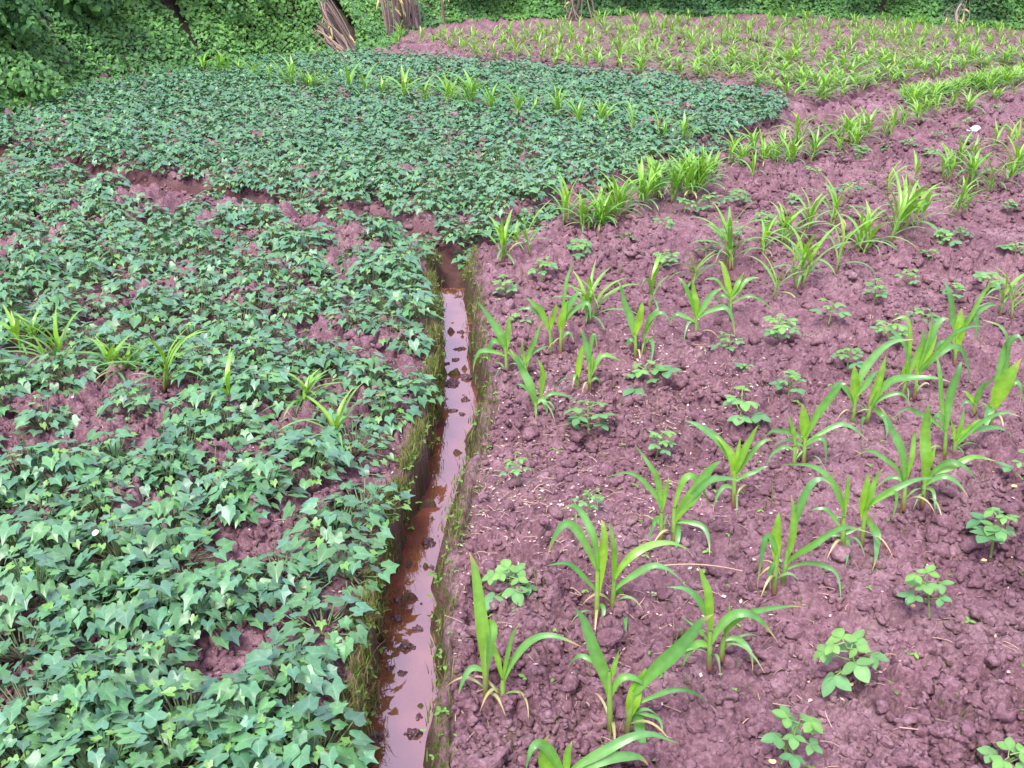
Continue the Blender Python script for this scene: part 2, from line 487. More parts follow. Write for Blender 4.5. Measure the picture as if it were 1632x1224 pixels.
def build_water():
    ys = np.linspace(0.2, Y_END + 0.03, 80)
    V = []
    for y in ys:
        a, b = ditch_x(WL, y) - 0.08, ditch_x(WR, y) + 0.05
        V += [(a + (b - a) * t, y, ZW) for t in np.linspace(0, 1, 5)]
    F = [(i * 5 + j, i * 5 + j + 1, i * 5 + j + 6, i * 5 + j + 5) for i in range(79) for j in range(4)]
    o = link("ditch_water", mesh_from("ditch_water", V, np.array(F), M_WATER))
    o["kind"] = "structure"; o["label"] = "red brown muddy water standing in the ditch"; o["category"] = "water"
build_water()

# ------------------------------------------------------------------ clods
def ico(sub):
    bm = bmesh.new(); bmesh.ops.create_icosphere(bm, subdivisions=sub, radius=1.0)
    V = np.array([v.co[:] for v in bm.verts]); F = np.array([[v.index for v in f.verts] for f in bm.faces]); bm.free()
    return V, F
IV, IF = ico(2)
IV3, IF3 = ico(3)
def lumpy(V, seed, amp=0.42):
    r = np.random.default_rng(seed)
    out = np.ones(len(V))
    for k in range(7):
        d = r.normal(size=3); d /= np.linalg.norm(d)
        fq = r.uniform(1.5, 6.5); out += amp * r.uniform(0.2, 0.5) * np.sin(V @ d * fq + r.uniform(0, 6.28))
    for k in range(14):                                    # flat broken faces
        d = r.normal(size=3); d /= np.linalg.norm(d)
        h = V @ d; lim = r.uniform(0.6, 0.92)
        out = np.where(h > lim, out * lim / np.maximum(h, 1e-3), out)
    return V * out[:, None] * np.array([1.0, r.uniform(0.7, 1.0), r.uniform(0.55, 0.85)])
LUMPS = [lumpy(IV, 100 + i) for i in range(14)]
def in_ditch(x, y, m=0.0):
    return (x > ditch_x(LL, y) - m) & (x < ditch_x(LR, y) + m) & (y < Y_END + 0.4)
def build_clods():
    # more clods close to the camera, where they show
    N = 115000
    s = 2.45 * (15.0 / 2.45) ** rng.random(N) ** 1.15
    y = s - 1.0
    x = (rng.random(N) * 1.24 - 0.62) * s
    keep = ~in_ditch(x, y, 0.03) & (bank_d(x, y) < -0.1)
    dens = 0.25 + 0.75 * sst(0.35, 0.6, vn(x, y, 0.5, 41))
    left = x < ditch_x(LL, y)
    keep &= rng.random(N) < np.where(left, 0.35, dens)
    x, y, s = x[keep], y[keep], s[keep]
    n = len(x)
    rad = np.clip(np.exp(rng.normal(-4.75, 0.55, n)), 0.0035, 0.038) * (0.8 + 0.05 * s)
    z = H(x, y) + rad * 0.25
    vs = np.empty((n, len(IV), 3)); 
    var = rng.integers(0, len(LUMPS), n); an = rng.random(n) * 6.28; tl = rng.normal(0, 0.5, n)
    L = np.array(LUMPS)[var]
    ca, sa, ct, st_ = np.cos(an)[:, None], np.sin(an)[:, None], np.cos(tl)[:, None], np.sin(tl)[:, None]
    X = L[:, :, 0] * ct + L[:, :, 2] * st_; Zz = -L[:, :, 0] * st_ + L[:, :, 2] * ct
    vs[:, :, 0] = (X * ca - L[:, :, 1] * sa) * rad[:, None] + x[:, None]
    vs[:, :, 1] = (X * sa + L[:, :, 1] * ca) * rad[:, None] + y[:, None]
    vs[:, :, 2] = Zz * rad[:, None] + z[:, None]
    F = (IF[None] + (np.arange(n) * len(IV))[:, None, None]).reshape(-1, 3)
    o = link("soil_clods", mesh_from("soil_clods", vs.reshape(-1, 3), F, M_CLOD))
    tag(o, "crumbly purple brown clods strewn over the tilled soil", "soil clods", None, "stuff")
build_clods()

def lump_object(name, mat, parts, seed):
    """one clump of several merged lumps: parts = (dx,dy,dz,r)"""
    b = Buf()
    for k, (dx, dy, dz, r) in enumerate(parts):
        b.add(lumpy(IV3, seed * 31 + k, 0.45) * r + np.array((dx, dy, dz)), IF3, (1, 1, 1))
    return b.obj(name, mat)
MUD = [(683, 866, 22, "dark mud lump against the right ditch wall beside the open brown water"), (647, 1031, 20, "broad dark mud lump in mid ditch above the fork of two smaller lumps"),
       (660, 1170, 20, "tallest dark mud lump standing in the water nearest the camera"), (600, 1176, 18, "dark mud lump at the left water edge nearest the camera"),
       (633, 985, 15, "narrow mud lump in the water below the overhanging pointed leaf"), (642, 1073, 12, "small mud lump just camera-side of the broad mid-ditch lump"),
       (668, 1142, 11, "small round mud lump just behind the tallest mud lump"), (666, 1003, 15, "mud lump near the right wall behind the broad mid-ditch lump"),
       (620, 1066, 9, "little mud lump hugging the brown left water edge"), (634, 960, 10, "small mud lump beneath the tip of the overhanging pointed leaf"),
       (688, 905, 8, "little mud lump by the right wall in clear reflecting water"), (734, 556, 13, "dark mud lump by the right wall at the far narrow part of the ditch"),
       (726, 574, 10, "flat mud lump in the far water before the big mud bar"), (711, 580, 8, "small mud lump at the left of the far water before the bar"),
       (722, 612, 22, "large dark mud bar blocking most of the far water"), (744, 602, 20, "mud heap joining the large bar to the right ditch wall"),
       (741, 637, 11, "round mud lump in bright water just camera-side of the bar"), (722, 655, 11, "flat mud lump in bright water second from the bar"),
       (737, 660, 8, "tiny mud lump by the right wall near the bright water"), (735, 530, 9, "dark mud lump standing at the far brown end of the water")]
for k, (px, py, wpx, lab) in enumerate(MUD):
    p = at(px, py, ZW)
    r = 0.5 * wpx / FPX * (p[1] * ST + (CAM_H - ZW) * CT)
    rr = random.Random(900 + k)
    r *= 1.4
    parts = [(0, 0, 0.0 * r, r * 0.7)]
    for _ in range(14):
        q, a = r * rr.uniform(0.22, 0.5), rr.uniform(0, 6.28)
        d = rr.uniform(0.4, 1.0) * (0.45 * r + 0.7 * q)
        parts.append((d * math.cos(a) * 1.0, d * math.sin(a), -0.02 * r, q))
    o = lump_object("mud_lump", M_MUD, parts, 40 + k)
    o.location = (p[0], p[1], ZW)
    tag(o, lab, "mud lump", "mud lumps standing in the ditch water")
for px, py, wpx, lab in [(590, 550, 34, "large smooth grey pink clod lying among sweet potato leaves left of the ditch"), (655, 553, 16, "small smooth pink clod on the leaves at the left lip of the ditch")]:
    p = on_ground(px, py + 4)
    r = 0.5 * wpx / FPX * (p[1] * ST + CAM_H * CT)
    o = lump_object("clod", M_CLOD, [(0, 0, 0.4 * r, r), (0.4 * r, 0.3 * r, 0.2 * r, 0.7 * r)], 77 + px)
    o.location = p + Vector((0, 0, 0.01 if px < 600 else 0.05))
    tag(o, lab, "clod", "big smooth clods beside the ditch")

# ------------------------------------------------------------------ corn, nearest plants blade by blade
# (label, [(base px, [(start, mid, tip, width px, tint[, dry])...]), ...])
NEAR_CORN = [
 ("corn plant nearest the ditch in the front, one tall upright paddle blade and reddish base", [
  ((773, 1118), [((771, 1080), (766, 970), (747, 869), 23, .75), ((780, 975), (784, 1012), (771, 1092), 18, .6), ((767, 1071), (747, 1071), (729, 1113), 11, .35)]),
  ((800, 1124), [((802, 1080), (812, 1030), (829, 991), 8, .6), ((802, 1089), (850, 1022), (927, 1030), 13, .45), ((796, 1080), (791, 1044), (789, 1020), 10, .9), ((806, 1107), (833, 1107), (842, 1147), 5, .2, .6)])]),
 ("front corn pair whose broad blade sweeps up right and another hangs straight down", [
  ((973, 1173), [((972, 1110), (946, 1025), (916, 962), 22, .45), ((975, 1085), (980, 1060), (986, 1036), 9, .8), ((968, 1060), (931, 1047), (907, 1062), 9, .4), ((977, 1113), (1000, 1078), (1035, 1102), 13, .6)]),
  ((998, 1167), [((1010, 1100), (1079, 1032), (1138, 967), 25, .45), ((1010, 1115), (1020, 1160), (1030, 1214), 20, .4), ((1014, 1125), (1079, 1101), (1129, 1119), 10, .3), ((1012, 1134), (1046, 1145), (1055, 1172), 7, .3), ((1003, 1140), (1013, 1100), (1030, 1060), 25, 1.0)])]),
 ("corn plant cut off by the bottom edge of the photo with blades fanning right", [
  ((900, 1275), [((893, 1250), (868, 1210), (875, 1168), 27, .95), ((905, 1235), (985, 1182), (1082, 1178), 18, .4), ((908, 1245), (985, 1203), (1034, 1218), 20, .4), ((895, 1245), (862, 1185), (838, 1226), 18, .5), ((902, 1245), (905, 1205), (912, 1180), 14, .8)])]),
 ("corn pair with three blades arching left over soil and long bright blade right", [
  ((951, 991), [((953, 950), (962, 870), (958, 820), 16, .95), ((950, 910), (905, 838), (871, 893), 15, .4), ((953, 900), (935, 828), (893, 807), 13, .45), ((950, 945), (913, 905), (871, 900), 9, .3), ((952, 965), (962, 972), (953, 1003), 8, .3)]),
  ((976, 973), [((978, 935), (978, 880), (971, 828), 11, .8), ((979, 920), (1030, 870), (1100, 872), 14, .75), ((980, 942), (1035, 905), (1087, 920), 12, .35), ((977, 932), (993, 962), (998, 1008), 18, .4)])]),
 ("corn pair standing alone in clods right of front, flat blades spreading both sides", [
  ((1131, 1062), [((1130, 1005), (1126, 945), (1113, 897), 18, .9), ((1132, 1000), (1115, 957), (1062, 930), 14, .35), ((1129, 1030), (1105, 1030), (1088, 1064), 14, .5), ((1128, 1025), (1110, 1000), (1085, 982), 6, .5), ((1133, 1028), (1180, 978), (1240, 1018), 16, .4)]),
  ((1150, 1047), [((1153, 1015), (1160, 985), (1163, 957), 7, .8), ((1154, 1012), (1205, 972), (1285, 968), 12, .4), ((1154, 1020), (1187, 1026), (1200, 1067), 11, .35)])]),
 ("tall corn plant with a hanging left blade and thin arch drooping right", [
  ((1234, 942), [((1240, 900), (1238, 850), (1242, 812), 18, 1.0), ((1238, 880), (1220, 860), (1207, 938), 15, .4), ((1236, 895), (1228, 908), (1228, 938), 9, .35)]),
  ((1247, 935), [((1253, 890), (1264, 835), (1261, 785), 13, .8), ((1256, 870), (1288, 782), (1327, 767), 13, .35), ((1254, 900), (1310, 855), (1390, 846), 12, .55), ((1253, 908), (1318, 900), (1341, 957), 9, .3)])]),
 ("corn pair with one broad blade leaning right, behind the three-arched pair", [
  ((1054, 862), [((1054, 815), (1045, 762), (1012, 705), 11, .6), ((1053, 815), (1025, 765), (965, 757), 9, .45), ((1054, 838), (1042, 832), (1035, 872), 9, .35), ((1056, 815), (1062, 780), (1066, 758), 8, .8)]),
  ((1074, 862), [((1076, 830), (1112, 775), (1150, 730), 22, .6), ((1073, 805), (1100, 760), (1133, 808), 12, .6), ((1077, 820), (1130, 770), (1180, 763), 13, .4), ((1076, 833), (1118, 838), (1131, 885), 10, .35), ((1074, 810), (1080, 850), (1076, 875), 12, .4)])]),
 ("single-stalk corn plant with bright open funnel and long blade pointing upper left", [
  ((1170, 804), [((1170, 770), (1163, 725), (1140, 692), 15, .95), ((1172, 755), (1190, 712), (1210, 672), 12, .85), ((1169, 745), (1135, 692), (1090, 668), 14, .4), ((1172, 760), (1205, 715), (1232, 700), 9, .6), ((1170, 778), (1150, 780), (1137, 810), 8, .35), ((1172, 768), (1200, 752), (1225, 742), 8, .4), ((1171, 760), (1176, 725), (1180, 698), 9, 1.0)])]),
 ("corn pair with hanging blade, left of the tallest right-hand corn pair", [
  ((1343, 875), [((1342, 830), (1320, 765), (1245, 740), 11, .5), ((1345, 820), (1350, 780), (1351, 752), 9, .8), ((1341, 848), (1318, 815), (1290, 812), 8, .4), ((1344, 850), (1352, 868), (1347, 905), 8, .3)]),
  ((1374, 867), [((1374, 830), (1378, 790), (1385, 752), 20, 1.0), ((1378, 815), (1392, 775), (1407, 745), 10, .8), ((1378, 812), (1425, 785), (1420, 832), 8, .7), ((1378, 822), (1397, 858), (1390, 908), 16, .4), ((1379, 810), (1430, 775), (1500, 762), 11, .4), ((1372, 840), (1330, 852), (1300, 862), 6, .35)])]),
 ("tall corn pair with two upright blades, long bright blade running right", [
  ((1441, 809), [((1441, 770), (1430, 705), (1403, 640), 17, .45), ((1444, 765), (1455, 712), (1460, 680), 9, .8), ((1440, 770), (1405, 725), (1362, 727), 8, .45), ((1440, 785), (1428, 760), (1395, 777), 8, .35)]),
  ((1470, 804), [((1473, 770), (1476, 700), (1480, 640), 19, .85), ((1475, 755), (1485, 728), (1492, 708), 8, .9), ((1475, 770), (1515, 738), (1558, 762), 10, .4), ((1475, 762), (1530, 735), (1590, 732), 12, .8), ((1474, 774), (1510, 762), (1545, 790), 10, .35), ((1473, 778), (1487, 785), (1490, 815), 7, .35)])]),
 ("corn plant behind the open-funnel one, blades fanned low to both sides", [
  ((1281, 738), [((1281, 700), (1281, 670), (1278, 643), 19, 1.0), ((1284, 695), (1322, 634), (1350, 608), 14, .55), ((1283, 708), (1340, 680), (1384, 703), 9, .35), ((1280, 705), (1245, 685), (1215, 700), 9, .4), ((1279, 715), (1262, 702), (1228, 712), 7, .35), ((1283, 712), (1310, 700), (1316, 740), 8, .35)]),
  ((1266, 742), [((1267, 710), (1262, 680), (1255, 660), 9, .8), ((1267, 718), (1240, 715), (1222, 742), 7, .3)])]),
 ("corn pair with bright square funnel and a long blade running level right", [
  ((1359, 676), [((1362, 640), (1362, 610), (1362, 580), 19, 1.0), ((1365, 630), (1395, 565), (1457, 540), 14, .4), ((1364, 632), (1385, 605), (1400, 590), 11, .4), ((1358, 650), (1335, 612), (1318, 660), 10, .35)]),
  ((1382, 670), [((1386, 650), (1400, 610), (1413, 563), 15, .85), ((1388, 648), (1440, 602), (1518, 606), 13, .5), ((1389, 650), (1427, 626), (1452, 650), 8, .4), ((1388, 645), (1410, 668), (1412, 698), 11, .4), ((1382, 660), (1374, 672), (1373, 690), 7, .3)])]),
 ("leafy corn clump with broad bright funnel and thin vertical blade, mid right", [
  ((1440, 631), [((1441, 610), (1443, 590), (1447, 573), 15, 1.0), ((1446, 605), (1468, 555), (1470, 522), 11, .6), ((1443, 600), (1440, 550), (1398, 505), 12, .35), ((1445, 600), (1448, 520), (1420, 510), 9, .75)]),
  ((1458, 631), [((1462, 595), (1478, 555), (1495, 530), 21, 1.0), ((1463, 590), (1490, 525), (1513, 503), 12, .5), ((1462, 590), (1482, 530), (1484, 497), 5, .6), ((1463, 595), (1515, 540), (1572, 517), 9, .5), ((1462, 600), (1522, 555), (1547, 612), 10, .35)])]),
 ("corn pair with a slim upright paddle blade beside the leafy clump", [
  ((1506, 731), [((1506, 690), (1499, 620), (1491, 558), 11, .55), ((1508, 685), (1520, 612), (1533, 575), 14, .4), ((1505, 690), (1460, 655), (1424, 664), 8, .4), ((1507, 688), (1496, 662), (1483, 682), 12, .35)]),
  ((1520, 727), [((1521, 705), (1519, 685), (1515, 668), 10, 1.0), ((1523, 707), (1545, 680), (1572, 668), 11, .85), ((1523, 710), (1565, 680), (1617, 694), 11, .35), ((1523, 700), (1532, 672), (1537, 650), 8, .7), ((1522, 712), (1575, 668), (1627, 660), 8, .45)])]),
 ("corn plant at the right edge with one very broad bright blade", [
  ((1580, 678), [((1582, 650), (1602, 610), (1629, 568), 27, .9), ((1581, 645), (1577, 655), (1570, 688), 18, .35), ((1583, 640), (1605, 555), (1567, 503), 12, .4), ((1583, 645), (1620, 610), (1624, 652), 9, .35), ((1582, 640), (1608, 548), (1634, 548), 12, .35)])]),
 ("short corn plant with twisted bright leaf between two larger right-edge plants", [
  ((1553, 656), [((1551, 645), (1546, 632), (1533, 621), 9, 1.0), ((1554, 642), (1562, 622), (1571, 605), 11, .5), ((1555, 640), (1575, 610), (1594, 590), 5, .5), ((1553, 648), (1540, 640), (1530, 652), 6, .35)])]),
 ("corn plant upper right of leafy clump with steep left blade and thin right blades", [
  ((1522, 578), [((1523, 560), (1528, 522), (1533, 488), 19, 1.0), ((1523, 545), (1516, 485), (1502, 445), 13, .4), ((1525, 545), (1560, 482), (1597, 440), 8, .6), ((1526, 545), (1560, 495), (1592, 488), 9, .4), ((1525, 535), (1552, 505), (1554, 547), 12, .35), ((1521, 560), (1500, 545), (1490, 575), 7, .35)])]),
 ("corn pair on the ditch's right side whose long blade leans left over soil", [
  ((855, 665), [((854, 645), (838, 600), (812, 552), 15, .45), ((853, 640), (840, 618), (823, 612), 8, .4), ((856, 645), (868, 640), (871, 668), 9, .35)]),
  ((862, 660), [((861, 630), (864, 597), (855, 566), 10, .85), ((862, 648), (885, 626), (926, 644), 6, .4), ((861, 635), (866, 610), (872, 590), 7, .8)])]),
 ("corn pair at the ditch lip with a broad blade pointing at the water", [
  ((808, 602), [((806, 560), (790, 520), (760, 480), 15, .5), ((808, 560), (810, 530), (812, 498), 10, .7), ((805, 550), (785, 546), (779, 580), 9, .35), ((804, 568), (768, 560), (754, 593), 8, .5), ((809, 560), (828, 575), (845, 607), 11, .4)]),
  ((837, 607), [((837, 590), (850, 545), (865, 510), 9, .6), ((836, 582), (833, 560), (832, 538), 6, .8), ((838, 580), (858, 556), (882, 552), 5, .4)])]),
 ("corn pair with one thin blade standing far above its bright funnel", [
  ((878, 563), [((877, 530), (858, 492), (838, 473), 11, .7), ((876, 525), (850, 495), (820, 495), 7, .4), ((878, 525), (882, 502), (888, 482), 10, 1.0)]),
  ((893, 563), [((893, 530), (897, 502), (905, 478), 14, 1.0), ((895, 510), (903, 450), (916, 413), 6, .5), ((895, 515), (912, 478), (927, 466), 12, .35), ((896, 520), (930, 483), (941, 508), 9, .4), ((893, 545), (905, 530), (915, 545), 6, .4)])]),
 ("corn pair with hooked bluish blade between ditch-lip corn and bean seedlings", [
  ((920, 617), [((921, 602), (924, 572), (931, 545), 11, .95), ((920, 608), (915, 598), (909, 606), 5, .3)]),
  ((940, 623), [((939, 590), (935, 552), (924, 520), 11, .4), ((938, 570), (946, 535), (952, 558), 7, .4), ((940, 605), (962, 568), (992, 578), 9, .6), ((940, 600), (943, 580), (946, 560), 7, .8), ((941, 612), (950, 602), (956, 612), 5, .3)])]),
 ("corn pair with one steep bluish blade on the left, mid field", [
  ((1013, 570), [((1012, 540), (998, 490), (985, 440), 14, .45), ((1013, 530), (1020, 502), (1024, 478), 13, 1.0), ((1012, 548), (1002, 543), (1000, 568), 7, .35)]),
  ((1027, 563), [((1027, 535), (1038, 507), (1051, 488), 10, .7), ((1026, 530), (1047, 498), (1070, 515), 8, .4), ((1028, 540), (1040, 548), (1036, 582), 7, .35)])]),
 ("single corn plant with four blades curling out evenly and a right blade hanging", [
  ((1109, 540), [((1110, 512), (1098, 466), (1080, 440), 10, .6), ((1110, 505), (1107, 472), (1103, 442), 12, 1.0), ((1111, 505), (1130, 476), (1153, 458), 11, .45), ((1108, 515), (1082, 502), (1068, 514), 8, .4), ((1112, 508), (1155, 492), (1171, 535), 9, .35), ((1108, 522), (1098, 512), (1090, 545), 6, .4)])]),
 ("single corn plant with tall bright blade and a thin long right arch", [
  ((1165, 505), [((1164, 470), (1156, 437), (1145, 411), 12, .95), ((1163, 475), (1140, 447), (1123, 446), 6, .5), ((1166, 478), (1185, 452), (1211, 442), 10, .6), ((1167, 485), (1200, 473), (1235, 497), 5, .4), ((1166, 470), (1177, 450), (1186, 433), 8, .85), ((1163, 480), (1150, 470), (1143, 490), 6, .35)])]),
]
def seg_proj(p, a, b):
    ab = b - a
    t = max(0, min(1, (p - a).dot(ab) / max(ab.dot(ab), 1e-9)))
    return a + ab * t
def build_near_corn():
    for k, (lab, stalks) in enumerate(NEAR_CORN):
        rr = random.Random(3000 + k)
        bp = on_ground(*stalks[0][0])
        root = empty("corn_plant", bp)
        tag(root, lab, "corn plant", "young corn plants of the field")
        for (bx, by), blades in stalks:
            b = on_ground(bx, by)
            b.z -= 0.01
            starts = [at_y(s[0][0], s[0][1], b.y) for s in blades]
            top = sum(starts, Vector()) / len(starts)
            hi = max(starts, key=lambda v: v.z)
            top = Vector((top.x * 0.5 + hi.x * 0.5, b.y, hi.z * 0.75 + top.z * 0.25))
            sb = Buf()
            stalk_tube(sb, b - bp, top - bp, 0.0075, 0.0055)
            st = sb.obj("stalk", M_STEM, root)
            pxm = (b.y * ST + CAM_H * CT) / FPX
            for s in blades:
                wpx, tint = s[3], s[4]
                dry = s[5] if len(s) > 5 else 0.0
                dx = abs(s[2][0] - s[0][0]) * pxm
                dep = rr.uniform(-0.45, 0.3) * dx
                p0 = seg_proj(at_y(*s[0], b.y), b, top)
                p1 = at_y(*s[1], b.y + dep * 0.45); p2 = at_y(*s[2], b.y + dep)
                g2 = gz(p2.x, p2.y) + 0.006
                if p2.z < g2: p2 = at(s[2][0], s[2][1], g2)
                pts = quad_curve(p0 - bp, p1 - bp, p2 - bp, 16)
                uu = np.linspace(0, 1, 16); Lb = np.linalg.norm(pts[-1] - pts[0])
                env = np.sin(np.pi * uu)
                pts[:, 1] += env * Lb * rr.uniform(-0.05, 0.05) * np.sin(uu * rr.uniform(4, 8))
                pts[:, 2] += env * Lb * 0.035 * np.sin(uu * rr.uniform(5, 9) + rr.uniform(0, 6)) - 0.08 * Lb * np.clip(uu - 0.8, 0, 1) * rr.uniform(0, 4)
                bb = Buf()
                fx = 0.35 * (1 if s[2][0] > s[0][0] else -1)
                blade(bb, pts, wpx * pxm * 0.9, tint, (-fx * 0.4, -0.85, 0.5), 0.25, rr, dry)
                bb.obj("leaf", M_CORN, root)
            for q in range(2):
                a = rr.uniform(0, 6.28); L = rr.uniform(0.06, 0.12); zb = rr.uniform(0.02, 0.05)
                p0 = np.array((b - bp)) + np.array((0, 0, zb))
                e = p0 + np.array((math.cos(a) * L, math.sin(a) * L, -zb + 0.03))
                bb = Buf(); blade(bb, quad_curve(p0, (p0 + e) / 2 + np.array((0, 0, 0.035)), e, 10), rr.uniform(0.007, 0.011), 0.2, None, 0.25, rr, rr.choice((0, 0.2, 0.8)))
                bb.obj("leaf", M_CORN, root)
build_near_corn()

# ------------------------------------------------------------------ corn, the other plants from a set of grown hills
def corn_proto(seed, stalks):
    r = random.Random(seed)
    root = empty("corn_plant")
    fb, sb = Buf(), Buf()
    top_z = 0
    for q in range(stalks):
        ox, oy = (r.uniform(-0.035, 0.035), r.uniform(-0.03, 0.03)) if stalks > 1 else (0, 0)
        hgt = r.uniform(0.10, 0.15)
        lx, ly = r.uniform(-0.03, 0.03), r.uniform(-0.03, 0.03)
        b0, t0 = np.array((ox, oy, -0.012)), np.array((ox + lx, oy + ly, hgt))
        stalk_tube(sb, b0, t0, 0.007, 0.005)
        phi = r.uniform(0, math.pi)
        nb = r.randint(5, 7)
        for i in range(nb):
            u = i / (nb - 1)
            az = phi + math.pi * i + r.gauss(0, 0.35)
            p = b0 + (t0 - b0) * (0.3 + 0.7 * u)
            L = 0.13 + 0.19 * math.sin(math.pi * (0.2 + 0.65 * u)) * r.uniform(0.8, 1.2)
            el = R(48 + 34 * u + r.uniform(-8, 6))
            bend = R(r.uniform(90, 150) * (1 - u) + r.uniform(15, 60) * u)
            n = 10; pts = [p]
            for j in range(n - 1):
                v = (j / (n - 2)); e = el - bend * v ** 1.4
                pts.append(pts[-1] + L / (n - 1) * np.array((math.cos(az) * math.cos(e), math.sin(az) * math.cos(e), math.sin(e))))
            pts = np.array(pts); pts[:, 2] = np.maximum(pts[:, 2], 0.012)
            dry = r.uniform(0.3, 0.9) if i == 0 and r.random() < 0.45 else 0
            blade(fb, pts, r.uniform(0.014, 0.022) * (0.8 + 0.4 * u), min(1, 0.3 + 0.75 * u + r.uniform(-0.1, 0.1)), (-math.cos(az) * math.sin(el), -math.sin(az) * math.sin(el), math.cos(el) + 0.25), 0.3, r, dry)
            top_z = max(top_z, pts[:, 2].max())
    fb.obj("foliage", M_CORN, root); sb.obj("stalk", M_STEM, root)
    return [root, top_z, False, stalks]
CORN_PROTOS = [corn_proto(500 + i, (1, 2, 2, 1, 3, 2, 1, 2, 3, 2)[i]) for i in range(10)]
TAKEN = []
def place_corn(px, py, hpx, label, k, stalks=None, hf=None):
    b = on_ground(px, py)
    h = (hf or (1.28 if py > 180 else 1.28)) * max(0.09, min(0.42, at_y(px, py - hpx, b.y).z - b.z))
    pool = [p for p in CORN_PROTOS if stalks is None or p[3] == stalks]
    pr = pool[k % len(pool)]
    root = pr[0] if not pr[2] else dup(pr[0])
    pr[2] = True
    s = h / pr[1]
    root.location = b; root.rotation_euler = (random.gauss(0, 0.06), random.gauss(0, 0.06), random.uniform(0, 6.28))
    sx = (max(s, 0.55) ** 0.5 if s < 1 else s ** 0.85) * (1.05 if py > 180 else 1.3)
    root.scale = (sx, sx, s)
    return root, pr[3], h

MID_ROW = [(326,119,22),(355,122,28),(378,117,16),(406,128,24),(433,135,24),(462,143,36),(485,145,22),(496,146,22),(519,149,30),(557,153,36),(585,155,36),(612,156,24),(646,164,38),(680,168,30),(713,170,38),(725,167,32),(748,180,46),(784,186,42),(824,190,38),(850,190,24),(892,190,36),(924,202,34),(958,207,34),(1007,217,42),(1052,222,38),(1059,227,24),(1088,232,38)]
LIP_ROW = [(802,417,66),(827,392,28),(845,407,75),(905,360,70),(930,367,48),(952,367,56),(980,350,64),(1024,333,70),(1048,309,52),(1068,321,62),(1108,308,68),(1125,292,44),(1173,250,40),(1200,250,42),(1197,289,42),(1217,265,40),(1232,262,34),(1243,232,26),(1256,268,48),(1272,232,46),(1290,257,50),(1317,224,38),(1335,242,44),(1350,227,40),(1362,232,36),(1377,224,46),(1388,215,38),(1417,220,46),(1440,205,38),(1453,174,40),(1462,199,38),(1487,169,36),(1490,184,32),(1510,175,30),(1527,145,18),(1537,180,32),(1549,175,28),(1552,140,22),(1563,140,20),(1575,138,20),(1593,132,20),(1610,134,22),(1624,128,20),(1584,160,20),(1617,155,26)]
RIGHT_F = [(943,513,62),(1037,492,66),(1103,458,48),(1158,425,80),(1168,427,60),(1215,408,48),(1231,476,56),(1248,392,52),(1276,454,76),(1292,368,52),(1328,357,56),(1332,434,78),(1367,403,60),(1415,384,84),(1449,371,66),(1465,364,58),(1417,308,40),(1458,297,44),(1502,286,38),(1514,273,38),(1532,270,48),(1517,341,54),(1534,339,40),(1548,299,48),(1577,309,52),(1605,297,62),(1626,275,44),(1555,257,30),(1583,240,36),(1617,237,36),(1602,503,66)]
LEFT_ROW = [(33,563,52),(57,550,48),(73,582,34),(103,590,74),(187,602,48),(204,594,30),(270,622,78),(370,655,66),(483,648,40),(545,702,56)]
FAR_F = [(625,58,14),(640,68,32),(631,78,22),(673,74,30),(690,72,18),(710,61,22),(723,70,24),(756,61,20),(753,92,26),(787,66,22),(787,93,24),(792,97,12),(818,93,36),(814,57,20),(859,84,28),(864,55,22),(844,55,18),(893,78,26),(912,63,16),(899,45,20),(923,45,18),(927,103,22),(953,109,26),(945,68,22),(953,41,22),(987,105,42),(1027,99,30),(961,49,28),(990,36,24),(1012,43,22),(1034,31,14),(1057,95,22),(1082,86,22),(1053,57,22),(1032,57,16),(1086,63,20),(1100,78,30),(1114,101,20),(1136,124,34),(1155,115,26),(1165,105,18),(1183,111,20),(1194,113,20),(1211,117,22),(1207,93,18),(1157,70,22),(1132,76,18),(1182,78,16),(1252,103,24),(1275,105,24),(1278,136,26),(1234,78,18),(1250,63,16),(1217,63,14),(1221,45,22),(1242,36,26),(1263,34,22),(1200,43,14),(1157,38,16),(1094,29,14),(1065,36,14),(1314,155,38),(1295,94,18),(1303,61,22),(1288,33,16),(1333,30,16),(1354,90,26),(1325,125,24),(1368,46,16),(1374,145,26),(1384,114,24),(1403,110,20),(1430,114,24),(1443,122,20),(1392,85,18),(1439,68,20),(1440,94,18),(1456,94,16),(1474,121,20),(1492,119,18),(1476,65,16),(1512,110,18),(1532,114,22),(1546,101,30),(1556,105,18),(1574,105,22),(1620,90,18),(1600,90,16),(1525,52,16),(1470,38,14),(1407,34,14),(1547,46,16),(1592,50,16),(1570,62,14),(1500,85,16),(1480,90,14),(1340,72,16),(1270,85,16),(1320,100,16),(1415,80,16),(1180,58,14),(1120,50,14),(1000,75,20),(975,85,18),(880,60,18),(835,72,16),(770,78,14),(1045,78,18),(1240,112,18),(1345,110,18),(1420,136,18),(1400,128,16),(1600,70,14),(1628,104,16),(1580,120,14),(1360,60,14),(1385,50,13),(1430,48,13),(1455,54,13),(1510,64,13),(1540,72,14),(1565,82,14)]
NSTALK = {1: "single-stalk", 2: "two-stalk", 3: "three-stalk"}
rf = random.Random(31)
FILL = poly([(690, 66), (900, 44), (1100, 34), (1400, 40), (1620, 56), (1700, 90), (1480, 128), (1300, 164), (1130, 128), (900, 106), (740, 92)])
tries = 0
FAR_F.sort(key=lambda t: -t[1])
